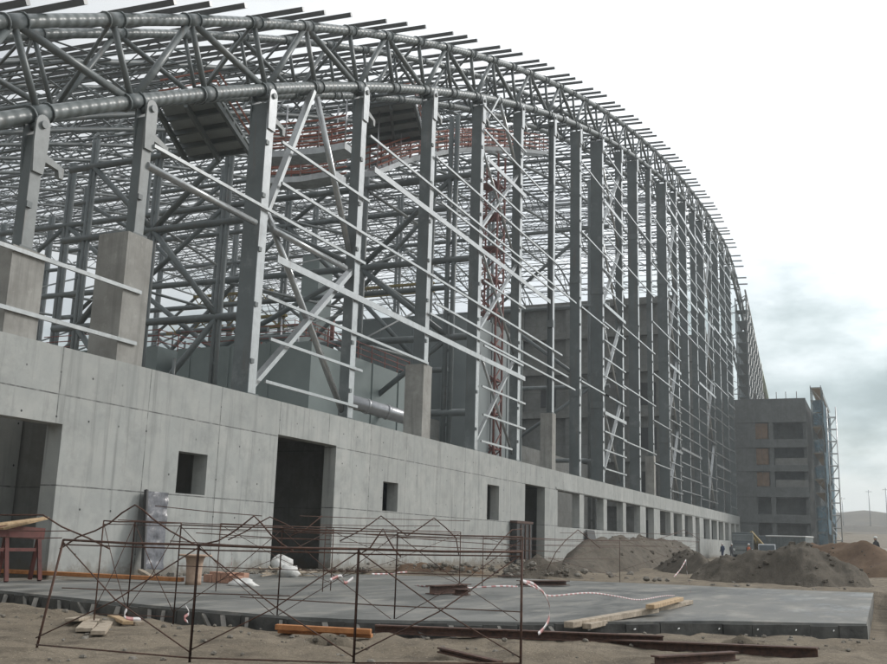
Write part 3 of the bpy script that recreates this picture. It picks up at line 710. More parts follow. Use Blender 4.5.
for dx in (0, 1.1):
    for y in (5.2, 6.5): MB().tube((BX+dx, y+.25, 0), (BX+dx, y+.25, 22.9), .065, 6).build('mast_post', STEELL, ht)
for dx in (0, 1.1):
    for k in range(12): MB().tube((BX+dx, 5.4, 1+1.85*k), (BX+dx, 6.8, 1+1.85*k), .07, 5).build('rung', STEELL, ht)
    MB().zig([(BX+dx, 5.45 if k % 2 else 6.75, 1+1.85*k) for k in range(12)], .04, 5).build('lacing', STEELL, ht)
gapw = thing('gap_filler_wall', 'added grey concrete wall closing bright sky gaps inside the far end of the hall', 'concrete block', (170, 21.5, 0))  # wall added to block bright sky showing between the far columns
MB().box((170, 21.5, 0), (171, 42, 37)).build('infill_wall', CONCD, gapw)
for k in range(9): MB().box((169.5, 21.4, 3.6+4.1*k), (169.996, 42, 4.1+4.1*k)).build('floor_beam', CONCD, gapw)
for y in (22.5, 27, 31.5, 36, 40.5): MB().box((169.6, y, 0), (169.994, y+.6, 37)).build('concrete_post', CONCD, gapw)
rs_ = thing('roof_scaffold', 'dense steel scaffold under the falling end of the arch above the far block', 'scaffold', (174, 20, 0))
for n in range(14):
    x = 174+1.7*n
    for y in (19.4, 21.2): MB().tube((x, y, 0), (x, y, zb(x)+rise(y)+1.2), .1, 5).build('standard', STEEL, rs_)
for k in range(6, 24):
    z = 1.9*k; xe = max([x for x in [174+.5*i for i in range(46)] if zb(x)+.6 > z] or [175])
    for y in (19.4, 21.2): MB().tube((173.6, y, z), (xe, y, z), .08, 5).build('ledger', STEEL, rs_)
    MB().box((174, 19.5, z-.12), (xe, 21.1, z-.05)).build('deck_board', STEEL, rs_)
    MB().zig([(174+1.7*i, 19.3, z+(1.9 if i % 2 else 0)) for i in range(int((xe-174)/1.7)+1)] or [(174, 19.3, z), (175, 19.3, z)], .05, 5).build('diagonal', STEEL, rs_) if xe > 176 else None
# lattice edge rising behind the far end of the facade
le = thing('edge_lattice', 'fine steel lattice edge dropping behind the far end of the arch', 'lattice', (176, 19, 20))
px_ = [(745, 290), (751, 318), (757, 348), (762, 372), (766, 392)]
A = [atx(x, y, 180+12*i) for i, (x, y) in enumerate(px_)]; Bq = [atx(x-7, y+10, 180+12*i) for i, (x, y) in enumerate(px_)]
MB().poly(A, .16, 6).build('edge_chord', STEELL, le); MB().poly(Bq, .14, 6).build('inner_chord', STEELL, le)
for i in range(len(A)-1):
    MB().zig([(A[i].lerp(A[i+1], k/6) if k % 2 else Bq[i].lerp(Bq[i+1], k/6)) for k in range(7)], .09, 5).build('zigzag_web', STEELL, le)

# ------------------------------------------------------------------ ground
def smooth(a, b, x): t = min(1, max(0, (x-a)/(b-a))); return t*t*(3-2*t)
def slab_front(y): # X of the slab's front edge
    P = [(-4, 21.4), (.36, 20.63), (3.09, 18.87), (5.53, 16.15), (6.75, 15.25), (7.96, 14.6), (8.9, 14.4), (11.18, 14.6), (13.12, 14.85), (16.85, 15.8), (19.5, 16.3)]
    if y <= P[0][0]: return P[0][1]
    for (a, b), (c, d) in zip(P, P[1:]):
        if y <= c: return b+(d-b)*(y-a)/(c-a)
    return P[-1][1]
def zground(x, y):
    base = -.215*(1-smooth(22, 40, x))
    if y < .5 and x > 15: base = -.21*(1-smooth(20, 34, x))
    if y > 19.6 and x > 5: base = min(base, -.05) if x > 22 else -.3
    for c0_, w0_ in ((11.6, .5), (13.2, .5)):      # wheel ruts along the front of the slab
        dd = abs((x-c0_)-.18*y+.25*math.sin(y*.6)); base -= .07*math.exp(-(dd/.16)**2)*(x < 15)-.035*math.exp(-((dd-.32)/.13)**2)*(x < 15)
    inside = smooth(-.3, .5, x-slab_front(y)) if -.2 < y < 19.6 and x < 36 else 0
    n = noise.fractal(V((x*.45, y*.45, 0)), 1, 2, 6)*.085+noise.fractal(V((x*2.1, y*2.1, 3)), 1, 2, 4)*.045
    n += .05*max(0, noise.noise(V((x*.9, y*.9, 9)))) 
    n *= 1+.5*smooth(30, 60, x)
    z = base+n
    if inside > 0: z = z*(1-inside)+inside*(-.45)
    z += smooth(175, 420, x)*9+smooth(60, 300, -y)*4
    return z
g = MB(); na, nr = 300, 240
rs = [1.2*(3200/1.2)**(i/nr) for i in range(nr+1)]
# fine sector in front of the camera, coarse elsewhere
angs = [R(-22+ 80*i/na) for i in range(na+1)]+[R(58+280*i/36) for i in range(1, 36)]
NA = len(angs); vs = []; fs = []
for r in rs:
    for a in angs: x, y = r*math.cos(a), r*math.sin(a); vs.append((x, y, zground(x, y) if r < 900 else zground(900*math.cos(a), 900*math.sin(a))-(r-900)*.01))
c = len(vs); vs.append((0, 0, zground(0, 0)))
for i in range(nr):
    for k in range(NA): fs.append((i*NA+k, (i+1)*NA+k, (i+1)*NA+(k+1) % NA, i*NA+(k+1) % NA))
for k in range(NA): fs.append((c, k, (k+1) % NA))
g.add(vs, fs, True); tag(g.build('ground', DIRT), kind='structure')
# hills
def ridge(name, x, y0, y1, h, w_, seed, m):
    v = []; f = []; n = 60; mm = 14
    for i in range(n+1):
        y = y0+(y1-y0)*i/n
        e = math.sin(math.pi*i/n)**.6*(.75+.5*noise.noise(V((y*.016, seed, 0)))+.12*noise.noise(V((y*.07, seed, 4))))
        for j in range(mm+1):
            u = j/mm*2-1; zz = h*e*max(0, (1+math.cos(math.pi*u))/2)+1.2*noise.noise(V((u*3, y*.05, seed)))-1.5
            v.append((x+u*w_, y, zz+8))
    for i in range(n):
        for j in range(mm): a = i*(mm+1)+j; f.append((a, a+mm+1, a+mm+2, a+1))
    return tag(MB().add(v, f, True).build(name, m), kind='structure')
ridge('hill', 520, -190, 130, 14, 90, 1.3, HILLM); ridge('hill', 380, -120, 40, 5.5, 40, 5.1, HILLM); ridge('hill', 900, -700, 300, 26, 200, 8.7, HILLM)
rd = MB(); v = []; f = []
for i in range(31):
    y = 30-6*i
    for j in range(5): x = 205+j*11+8*math.sin(y*.03); v.append((x, y, zground(x, y)+.25+.3*(j in (1, 2, 3))))
for i in range(30):
    for j in range(4): a = i*5+j; f.append((a, a+1, a+6, a+5))
tag(rd.add(v, f, True).build('dirt_road', ROADM), kind='structure')
STRUT = mat('dirty_strut_timber', (.13, .12, .105), .8, .0, .4, 5)
# ------------------------------------------------------------------ concrete ground slab
YS = [.35+19.0*i/40 for i in range(41)]
sl = MB(); v = []; f = []
def slab_back(y): return 36.3-.12*(y-.4) if y < 12.7 else 34.6-(y-12.7)*.6
NX = 40
for y in YS:
    a, b = slab_front(y), slab_back(y)
    for i in range(NX+1):
        x = a+(b-a)*i/NX; v.append((x, y, .012*noise.noise(V((x*.7, y*.7, 1)))))
for i in range(40):
    for j in range(NX): a = i*(NX+1)+j; f.append((a, a+1, a+NX+2, a+NX+1))
o0 = len(v)
for i, y in enumerate(YS): v.append((slab_front(y)-.02, y, -.42))
for i in range(40): f.append((i*(NX+1), (i+1)*(NX+1), o0+i+1, o0+i))
v += [(slab_front(.35), .352, -.45), (slab_back(.35), .352, -.45)]
f.append((len(v)-2, len(v)-1, NX, 0))
SLAB = sl.add(v, f, False).build('concrete_slab', SLABM); tag(SLAB, kind='structure')
fw = MB(); ee = []
for i in range(40):
    y0, y1 = YS[i], YS[i+1]
    if i: pass
for n, (a, b) in enumerate(zip(YS, YS[1:])):
    pa, pb = V((slab_front(a)-.06-random.random()*.03, a, -.19-.025*random.random())), V((slab_front(b)-.06-random.random()*.03, b, -.19-.025*random.random()))
    fw.bar(pa, pb-(pb-pa)*random.uniform(.0, .03), random.uniform(.035, .055), .34-.03*random.random())
tag(fw.build('slab_formwork', SHUT), 'dark shuttering boards along the front edge of the ground slab', 'formwork')
k = 0
for n in range(30):
    y = .9+18*n/29; x = slab_front(y)-.1; k += 1
    if y > 5:
        y += random.uniform(-.2, .2); o = MB().bar((x-.02, y, -.07), (x-random.uniform(.2, .36), y-random.uniform(.1, .4), -.32), random.uniform(.05, .09), .04).build('slab_strut', STRUT)
        tag(o, nth(k)+' short timber strut from the right, leaning on the slab shuttering', 'strut', 'short struts bracing the slab shuttering')
    else:
        o = MB().tube((x+.05, y, -.12), (x-.1, y, -.125), .012, 6).build('tie_rod', WHITEP)
        tag(o, nth(k)+' pale tie rod end from the right, poking through the slab shuttering', 'tie rod', 'tie rod ends in the slab shuttering')
for n in range(8):
    y = .5+.62*n; x = slab_front(y)-.1
    o = MB().tube((x+.05, y+.3, -.12), (x-.1, y+.3, -.125), .012, 6).build('tie_rod', WHITEP); tag(o, nth(n+1)+' lower pale tie rod end from the right end of the shuttering', 'tie rod', 'tie rod ends in the slab shuttering')

# ------------------------------------------------------------------ soil heaps
def heap(name, label, path, hs, wd, m, seed, nn=46, mm=20, z0=-.25):
    path = [V((*p, 0)) for p in path]; v = []; f = []
    L_ = [0]
    for a, b in zip(path, path[1:]): L_.append(L_[-1]+(b-a).length)
    for i in range(nn+1):
        s = L_[-1]*i/nn; k = max(j for j in range(len(path)-1) if L_[j] <= s+1e-6); t = (s-L_[k])/(L_[k+1]-L_[k])
        p = path[k].lerp(path[k+1], t); d = (path[k+1]-path[k]).normalized(); q = V((-d.y, d.x, 0))
        h = hs[k]+(hs[k+1]-hs[k])*t; e = min(1, math.sin(math.pi*(.02+.96*i/nn))*(2.2 if len(path) < 8 else 6))
        for j in range(mm+1):
            u = 2*j/mm-1; ww = wd*(.75+.35*noise.noise(V((s*.35, seed, 1))))*(.35+.65*e)
            pr = max(0, 1-abs(u)**1.25); pp = p+q*u*ww
            z = z0+(h-z0)*e*pr*(1+.22*noise.noise(V((s*.5, u*2, seed))))+(.22 if wd > 1 else .06)*noise.fractal(V((pp.x*.8, pp.y*.8, seed)), .7, 2, 7)*e+.07*abs(noise.noise(V((pp.x*3, pp.y*3, seed))))*e
            v.append((pp.x, pp.y, z))
    for i in range(nn):
        for j in range(mm): a = i*(mm+1)+j; f.append((a, a+mm+1, a+mm+2, a+1))
    return tag(MB().add(v, f, True).build(name, m), label, 'soil heap', 'excavated soil heaps')
heap('soil_heap', 'long low grey soil heap along the wall below the band of window openings', [(42, 13.2), (50, 13.6), (62, 14.2), (78, 15), (100, 17)], [.7, 1.45, 1.75, 1.7, 1.4], 2.7, GREYSOIL, 1.1, 70)
hp = [atx(x, y, 42.3) for i, (x, y) in enumerate(((690, 572), (708, 563), (722, 556), (738, 554), (752, 552), (772, 553), (790, 546), (804, 539), (814, 543), (832, 555), (852, 568), (874, 582)))]
heap('soil_heap', 'big conical grey soil heap behind the right end of the ground slab', [(p.x, p.y) for p in hp], [p.z for p in hp], 3.1, GREYSOIL, 3.7, 110, 34)
heap('soil_heap', 'brown soil heap at the right margin behind the conical grey one', [(64, 4.9), (62, 2.6), (60, .2), (58, -3)], [1.5, 1.9, 1.5, .6], 4, BROWNSOIL, 5.9)
heap('soil_heap', 'grey soil heap between the low long heap and the conical one', [(58, 11.2), (54, 9.4), (49, 7.6)], [.5, 1.05, .7], 2.2, GREYSOIL, 8.3)
heap('soil_heap', 'small soil heap with rubble in front of the second door', [(35.5, 13.0), (37.5, 12.2), (39.5, 11.3)], [.25, .72, .35], 1.5, GREYSOIL, 11.2, 30, 16)
heap('soil_heap', 'flat brownish rubble heap right of the large dark doorway', [(36.5, 18.2), (38, 16.6), (38.5, 14.6)], [.15, .35, .3], 1.0, BROWNSOIL, 13.2, 30, 14)
for n, (px, py, w_, lab) in enumerate(((692, 632, .32, 'dark muddy clod heap at the foot of the shuttering below the timber beams'), (790, 636, .25, 'low dark clod heap at the foot of the shuttering near its right end'), (330, 650, .3, 'low sandy clod heap between the front scaffold posts'), (740, 657, .35, 'sandy soil bank half covering the rusty beam end'))):
    p = gd(px, py, -.3); zz_ = zground(p.x, p.y); heap('soil_heap', lab, [(p.x-.15, p.y+.55), (p.x, p.y), (p.x+.1, p.y-.6)], [zz_+.05, zz_+.2, zz_+.06], w_, GREYSOIL if n < 2 else DIRT, 20+n*3.3, 24, 14, zz_-.06)
cl_ = MB()
for o in [o for o in COL.objects if o.name.startswith('soil_heap')]:
    vsx = o.data.vertices
    for k in range(min(90, len(vsx)//14)):
        q = o.matrix_basis @ vsx[random.randrange(len(vsx))].co; s_ = .03+.16*random.random()**3
        if len(vsx) < 500: s_ *= .4
        cl_.blob((q.x, q.y, q.z), s_*1.3, s_, s_*.8, k, .5, 6, 4)
tag(cl_.build('soil_clods', GREYSOIL), kind='stuff')
rn = MB()
for n in range(900):
    which = n % 6
    if which == 0: x, y, zz = random.gauss(37.6, 1.4), random.gauss(12.4, .7), random.uniform(.1, .55)
    elif which == 1: x, y, zz = random.gauss(37.8, .9), random.gauss(16.3, 1.2), random.uniform(.05, .35)
    elif which == 2: x, y, zz = random.uniform(37, 46), random.uniform(1, 14), random.uniform(-.12, .1)
    elif which == 3: x, y, zz = random.uniform(24, 37), random.uniform(18.9, 19.8), 0.02
    elif which == 4: y = random.uniform(0, 14); x = slab_front(y)-random.uniform(.3, 3.2); zz = zground(x, y)+.01
    else: x = random.uniform(9, 14); y = random.uniform(.5, 11); zz = zground(x, y)+.01
    s = (.025+.14*random.random()**3)*(1 if which < 4 else random.choice((.25, .3, .45))); rn.blob((x, y, zz), s*1.2, s, s*.7, n, .5, 6, 4)
tag(rn.build('rubble', STONE), kind='stuff')
TR = [(-17+0, 0)]
# ------------------------------------------------------------------ foreground scaffold frames
fr_n = [0]
def pframe(p, q, h0, h1, label, rail=(.12,), r=.0135, xb=True, lean=0, toprail=True):
    p = V(p); q = V(q); t = thing('scaffold_frame', label, 'scaffold frame', p, 'thin rusty scaffold frames before the slab')
    d = (q-p); L_ = V((lean, 0, 0)); pt = p+V((0, 0, h0))+L_; qt = q+V((0, 0, h1))
    MB().poly([p, p.lerp(pt, .5), pt], r*1.15, 7).build('post', RUST, t); MB().poly([q, qt], r*1.15, 7).build('post', RUST, t)
    if toprail: MB().poly([pt, pt.lerp(qt, .5)-V((0, 0, .012)), qt], r*1.1, 7).build('top_rail', RUST, t); MB().poly([pt-V((0, 0, .06)), qt-V((0, 0, .05))], r*.7, 6).build('second_rail', RUST, t)
    for z in rail: MB().tube(p+V((0, 0, z)), q+V((0, 0, z)), r*.75, 6).build('lower_rail', RUST, t)
    if xb:
        MB().poly([pt-V((0, 0, .03)), p.lerp(q, .5)+V((0, 0, h0*.5+.02)), q+V((0, 0, .18))], r*.62, 6).build('cross_brace', RUST, t); MB().poly([p+V((0, .015, .2)), q.lerp(p, .5)+V((0, .015, h0*.5)), qt-V((0, -.015, .04))], r*.62, 6).build('cross_brace', RUST, t)
    return t
G0 = -.24
def foot(px, X_or, z=G0): return None
f1 = gd(35, 655, G0); f2 = gd(189, 669, G0); f3 = gd(353, 674, G0); f4 = gd(520.5, 674, G0)
def topz(p, ypix, xpix): 
    d = sight(xpix, ypix); k = math.hypot(p.x, p.y)/math.hypot(d.x, d.y); return EYE+d.z*k-p.z
pframe(f1, f2, topz(f1, 540, 62), topz(f2, 545, 203), 'leftmost front scaffold frame with one leaning post and a crossed brace', lean=.27)
pframe(f2, f3, topz(f2, 545, 203), topz(f3, 549, 356), 'front scaffold frame left of the middle with crossed braces before the slab')
pframe(f3, f4, topz(f3, 549, 356), topz(f4, 552, 520), 'front scaffold frame right of the middle with a taped post')
def rear(px0, px1, Y0, Y1, yb, lab, h=1.55, **kw):
    a = at(px0, 600, Y0); b = at(px1, 600, Y1); pframe((a.x, a.y, yb), (b.x, b.y, yb), h, h, lab, **kw)
rear(96, 128, 12.2, 11.7, -.22, 'narrow scaffold frame behind the leftmost front frame', 1.66, r=.0105)
rear(128, 175, 11.7, 10.9, -.22, 'second row scaffold frame behind the leaning post', 1.66, r=.0105)
rear(175, 278, 10.9, 9.2, -.22, 'second row scaffold frame in front of the plywood stool', 1.63, r=.0105, rail=(.95,))
rear(278, 395, 9.2, 7.4, -.22, 'second row scaffold frame in front of the large dark doorway', 1.62, r=.0105, rail=(.95,))
rear(395, 522, 7.4, 5.6, -.22, 'second row scaffold frame behind the taped front post', 1.6, r=.0105, rail=(.95,))
rear(322, 459, 12.2, 10.2, 0., 'thin scaffold frame standing on the slab below the second window', 1.5, r=.0105, rail=(.5, 1.1, 1.3))
rear(482, 620, 10.4, 8.6, 0., 'thin scaffold frame standing on the slab before the second door', 1.42, r=.010, rail=(.8, 1.2))
rear(620, 700, 10.4, 9.3, 0., 'thin scaffold frame on the slab in front of the long soil heap', 1.6, r=.010, rail=(1.25,))
rear(215, 330, 13.8, 12.3, 0., 'thin scaffold frame on the slab left of the large dark doorway', 1.5, r=.0105, rail=(1.2, 1.35))
bn = 0
def bent(ps, Y, label, r=.013):
    pts = [at(x, y, Y+(x-ps[0][0])*-.014) for x, y in ps]
    o = MB().poly(pts, r, 6).build('bent_rod', RUST); tag(o, label, 'bent rod', 'peaked bent rods above the scaffold frames')
bent([(0, 515), (43, 515), (62, 527), (88, 538), (110, 549)], 12, 'bent rusty rod dropping in front of the left doorway edge')
bent([(60, 549), (78, 537), (95, 531), (110, 523), (122, 513), (135, 505), (143, 510), (153, 519), (170, 531), (188, 541), (200, 547)], 11.4, 'tall peaked rusty rod in front of the wrapped panel')
bent([(200, 545), (218, 541), (232, 533), (244, 524), (254, 516), (262, 524), (271, 535), (283, 545), (293, 551)], 9.4, 'peaked rusty rod left of the large dark doorway')
bent([(228, 540), (245, 532), (259, 523), (270, 517), (285, 524), (298, 531), (290, 536), (305, 530), (322, 516)], 10.6, 'thin zigzag rod crossing the large dark doorway')
bent([(362, 553), (370, 548), (376, 539), (383, 529), (388, 539), (394, 549), (401, 557)], 7.4, 'short sharply peaked rod at the post right of the middle')
bent([(340, 541), (360, 531), (372, 523), (381, 516), (394, 526), (407, 536), (420, 528), (434, 518), (446, 528), (456, 538), (459, 556)], 9.9, 'double peaked thin rod below the second window')
bent([(486, 560), (492, 552), (500, 542), (512, 530), (523, 529)], 8.8, 'thin bent rod leaning at the dark panel of the second door')
bent([(547, 570), (556, 552), (566, 540), (578, 530), (588, 538), (600, 548)], 9.2, 'thin peaked rod right of the second door')
bent([(640, 536), (655, 540), (668, 536), (684, 530), (700, 540)], 9.6, 'thin bent rod in front of the far window band')
wn = 0
for (xa, ya, xb, yb, Y) in [(155, 506, 262, 516, 11.6), (118, 520, 300, 527, 12), (196, 533, 330, 540, 10.4), (300, 516, 470, 521, 11), (285, 530, 460, 538, 10.2), (340, 542, 560, 552, 9.6), (320, 525, 440, 526, 11.2), (0, 530, 70, 531, 12.6), (0, 537, 62, 538, 12.2), (62, 588, 290, 596, 10.4), (240, 597, 520, 612, 8.3), (460, 537, 640, 541, 9.4), (560, 533, 700, 534, 9.6), (545, 545, 660, 546, 9.3), (360, 534, 520, 546, 9), (170, 541, 300, 548, 10)]:
    wn += 1
    a = at(xa, ya, Y); b = at(xb, yb, Y-abs(xb-xa)*.014); m_ = a.lerp(b, .5)-V((0, 0, .012))
    o = MB().poly([a, m_, b], .0075, 5).build('tie_wire', RUST); tag(o, nth(wn)+' long thin rusty wire strung between the scaffold frames', 'wire', 'thin wires strung between the frames')

# ------------------------------------------------------------------ barrier tape
def tape(pts, label, wdt=.022):
    pts = [V(p) for p in pts]
    sm = []
    for i in range(len(pts)-1):
        p0, p1, p2, p3 = pts[max(0, i-1)], pts[i], pts[i+1], pts[min(len(pts)-1, i+2)]
        for k in range(8):
            t = k/8; sm.append(.5*((2*p1)+(p2-p0)*t+(2*p0-5*p1+4*p2-p3)*t*t+(3*p1-p0-3*p2+p3)*t**3))
    sm.append(pts[-1]); m = MB(); uv = []; s = 0; v = []; f = []
    for i, p in enumerate(sm):
        if i: s += (p-sm[i-1]).length
        tw = .5+.5*math.sin(i*.6); d = V((0, .5*tw, 1)).normalized()*wdt
        v += [p-d, p+d]; uv += [(s, 0), (s, 1)]
    for i in range(len(sm)-1): f.append((2*i, 2*i+2, 2*i+3, 2*i+1))
    m.add(v, f, True); m.uv = uv; o = m.build('barrier_tape', TAPE)
    sd = o.modifiers.new('thickness', 'SOLIDIFY'); sd.thickness = .004
    return tag(o, label, 'barrier tape', 'red and white barrier tape')
def along(ps, Y0, dY=0): return [at(x, y, Y0+dY*i/(len(ps)-1)) for i, (x, y) in enumerate(ps)]
tape(along([(523, 581), (533, 584), (543, 592), (549, 604), (549, 618), (544, 628), (538, 634)], 4.4), 'red white tape looping down from the right front post')
tape(along([(523, 582), (540, 590), (551, 596), (590, 593), (620, 597), (640, 600), (665, 596), (686, 596)], 4.5, .8), 'red white tape running from the front post towards the timber beams', .014)
tape(along([(686, 560), (687, 572), (690, 585), (690, 596), (684, 601)], 5.2), 'red white tape hanging down beside the timber beams', .02)
tape(along([(686, 560), (680, 570), (674, 577)], 5.2), 'short red white tape end slanting left beside the timber beams', .02)
tape(along([(353, 578), (345, 583), (341, 576), (330, 580)], 6.6), 'crumpled red white tape on the post left of the middle', .018)
tape(along([(372, 574), (385, 574), (398, 573), (407, 572)], 12.5), 'red white tape lying over the flat rubble heap')
tape([gd(415, 586), gd(440, 589)+V((0, 0, .05)), gd(470, 588), gd(500, 588)+V((0, 0, .05)), gd(518, 587)], 'red white tape lying across the slab behind the rusty beam', .024)
tape(along([(186, 606), (189, 613), (184, 618), (188, 622)], 8.4), 'scrap of red white tape at the foot of the tall front post', .02)
tape(along([(127, 609), (124, 616), (131, 619), (141, 619)], 9.6), 'scrap of red white tape beside the heap of planks', .025)
tape(along([(231, 548), (232, 560), (230, 572)], 10.6), 'red white tape hanging from a rear post near the plywood stool', .016)

# ------------------------------------------------------------------ timber, beams and small things
def plank(a, b, w_, h, label, m, grp, name='plank'):
    o = MB().bar(a, b, w_, h).build(name, m); bv = o.modifiers.new('bevel', 'BEVEL'); bv.width = .008; bv.segments = 1
    return tag(o, label, 'plank' if name != 'timber_beam' else 'timber beam', grp)
def GZ(x, y, dz=0): p = gd(x, y, -.33); p = gd(x, y, zground(p.x, p.y)+dz); return p
pg = 'planks heaped on the soil'
plank(GZ(72, 620, .05), GZ(100, 615, .06), .22, .05, 'broad pale plank lying leftmost in the small heap', WOODG, pg)
plank(GZ(84, 630, .06), GZ(98, 614, .1), .24, .06, 'thick weathered plank pointing at the viewer in the small heap', WOODG, pg)
plank(GZ(98, 633, .06), GZ(113, 617, .1), .2, .06, 'second thick plank pointing at the viewer beside the first', WOODG, pg)
plank(GZ(102, 612, .14), GZ(128, 623, .1), .16, .06, 'plank lying across the top of the small heap', WOOD, pg)
plank(GZ(115, 618, .05), GZ(140, 624, .05), .16, .07, 'rounded brown plank at the right of the small heap', WOODG, pg)
plank(GZ(120, 612, .05), GZ(196, 620, .05), .10, .06, 'long thin orange batten from the plank heap to the post', WOODO, pg)
plank(gd(276, 627, -.07), gd(371, 632, -.08), .12, .08, 'upper orange timber of the pair lying below the slab edge', WOODO, 'orange timbers below the slab edge')
plank(gd(279, 631, -.14), gd(372, 636, -.15), .14, .06, 'lower orange timber of the pair lying below the slab edge', WOODO, 'orange timbers below the slab edge')
def ibeam(a, b, h, w_, label, m=RUST):
    a = V(a); b = V(b); u = V((0, 0, 1)); o = MB()
    o.bar(a+u*(h/2-.01), b+u*(h/2-.01), w_, .02); o.bar(a-u*(h/2-.01), b-u*(h/2-.01), w_, .02); o.bar(a, b, .02, h-.042)
    t = o.build('steel_beam', m); return tag(t, label, 'steel beam', 'rusty steel beams on the ground')
ibeam(GZ(472, 640, .1), GZ(818, 655, .1), .2, .2, 'long rusty steel beam lying nearest the viewer at the bottom right')
ibeam(gd(375, 629, -.12), gd(663, 640, -.14), .13, .16, 'thin dark rusty beam lying just below the slab shuttering')
ibeam(GZ(440, 650, .1), GZ(500, 664, .04), .07, .1, 'short dark steel bar sticking out of the soil at the bottom')
ibeam(GZ(655, 661, .1), GZ(735, 656, .1), .12, .14, 'rusty steel beam half buried at the bottom right')
ibeam(gd(430, 590, .12), gd(467, 588, .12), .2, .25, 'short dark red steel beam lying on the slab')
ibeam(gd(455, 592, .08), gd(468, 592, .08), .14, .25, 'stubby dark red beam end beside the short beam on the slab')
ibeam(gd(520, 583, .1), gd(566, 583, .1), .14, .35, 'dark flat steel section lying on the slab behind the front post')
bg = 'timber beams resting over the slab edge'
a = V((16.2, 4.75, .0)); b = V((21.6, 4.75, .1))
plank(a, gd(655, 610, .1), .17, .1, 'long pale timber beam resting over the slab edge', WOODG, bg, 'timber_beam')
plank(a+V((.3, -.22, -.03)), gd(690, 602, .06), .15, .09, 'grey timber beam lying right of the long pale one', WOODG, bg, 'timber_beam')
plank(gd(650, 607, .19), gd(680, 599, .17), .16, .08, 'short reddish timber stub on top of the two beams', WOOD, bg, 'timber_beam')
plank(gd(0, 571, .12)*.985+V((0, 0, .02)), gd(182, 579, .12)*.985, .25, .1, 'very long orange timber lying along the back of the slab', WOODO, 'timbers at the wall foot')
plank(at(0, 529, 19.2), at(46, 518, 19.4), .2, .06, 'pale plank lying on the red trestle in the left doorway', WOOD, 'planks on the trestle')
plank(at(-12, 526, 18.9), at(40, 519, 19.0), .2, .06, 'second plank beside the pale one on the red trestle', WOOD, 'planks on the trestle')
plank(at(140, 571, 19.0), at(152, 578, 18.2), .14, .1, 'short timber stub leaning at the foot of the wrapped panel', WOODG, 'timbers at the wall foot')
ts = thing('trestle', 'red steel trestle carrying planks in the left doorway', 'trestle', at(20, 570, 19.3))
p, q = at(-14, 530, 19.3), at(43, 534, 19.3)
TRED = mat('dark_red_trestle_paint', (.11, .033, .026), .65, 0, .3, 5)
MB().bar(p, q, .12, .28).build('trestle_beam', TRED, ts)
for f in (.35, .93):
    m_ = p.lerp(q, f)
    for s in (-.35, .3): MB().bar(m_, V((m_.x+s*.5, m_.y+s, 0.02)), .09, .09).build('leg', TRED, ts)
MB().bar(V((p.x, p.y-.1, .75)), V((q.x-.3, q.y-.1, .75)), .05, .08).build('cross_rail', TRED, ts)
PLYP = mat('pinkish_plywood', (.40, .27, .19), .75, .0, .15, 5, (.5, .36, .27), bump=.06, bscale=30)
# plywood stool
pb = gd(193, 585); st = thing('plywood_stool', 'flared plywood pedestal with a flat round top standing on the slab', 'stool', pb)
h_ = .74
MB().poly([pb+V((0, 0, z)) for z in (0, .12, .3, .5, .64, h_-.04)], [.2, .19, .19, .2, .225, .27], 20).build('flared_body', PLYP, st)
MB().poly([pb+V((0, 0, h_-.04)), pb+V((0, 0, h_))], [.42, .42], 24).build('flat_top', PLYP, st)
# bricks
pb = gd(223, 583)
for n in range(8):
    c_ = pb+V((.0+.25*(n % 2), .42-.28*(n//2 % 4), .13)); o = MB().box((c_.x-.12, c_.y-.13, .005), (c_.x+.12, c_.y+.13, .27 if n % 3 else .2)).build('clay_block', BRICK)
    tag(o, 'pink clay block of the low stack beside the plywood stool', 'clay block', 'clay blocks beside the plywood stool')
# sacks
for n, (x, y, dz, l_) in enumerate([(281, 566, 0, 'white sack slumped at the left jamb of the large dark doorway'), (288, 571, 0, 'smaller white sack at the foot of the slumped one'), (243, 580, 0, 'flattened white sack on the slab edge near the clay blocks')]):
    p = gd(x, y+6); p = gd(x, y+6) if p.y < 19.4 else at(x, y+6, 19.2); z0 = max(0, p.z)
    o = MB().blob((p.x, p.y, z0+.24-.1*n), .42-.06*n, .34, .3-.08*n, 5+n, .55, 14, 9); o.sm = [True]*len(o.sm); tag(o.build('sack', SACK), l_, 'sack', 'white sacks near the doorway')
pb = V((27.5, 17.6, 0)); 
o = MB()
for n in range(26): 
    a_ = pb+V((random.uniform(-1.3, 1.3), random.uniform(-.5, .5), random.uniform(.03, .22))); o.bar(a_, a_+V((random.uniform(.3, 1), random.uniform(-.5, .5), random.uniform(-.05, .08))), .06, .04)
tag(o.build('scrap_timber', WOODG), kind='stuff')
# wrapped panel leaning on the wall
t = thing('wrapped_panel', 'plastic wrapped sheet panel leaning on the wall between left doorway and first window', 'panel', at(153, 568, 19.2))
p0, p1, p2, p3 = at(143.5, 569, 19.35), at(162, 570, 19.35), at(167, 493, 19.85), at(146, 491, 19.85)
nx_, ny_ = 7, 22; v = []; f = []
for j in range(ny_+1):
    for i in range(nx_+1):
        q = p0.lerp(p1, i/nx_).lerp(p3.lerp(p2, i/nx_), j/ny_); q = q+V((0, -.05-.05*noise.noise(V((i*.8, j*.55, 2))), 0)); v.append(q)
for j in range(ny_):
    for i in range(nx_): a_ = j*(nx_+1)+i; f.append((a_, a_+1, a_+nx_+2, a_+nx_+1))
MB().add(v, f, True).build('plastic_film', PLASTIC, t)
MB().prism([p0, p1, p2, p3], (0, .06, 0)).build('board', DARKP, t)
MB().bar(p0+V((-.06, -.04, -.02)), p3+V((-.06, -.06, .03)), .08, .1, (0, 1, 0)).build('edge_batten', DARKP, t)
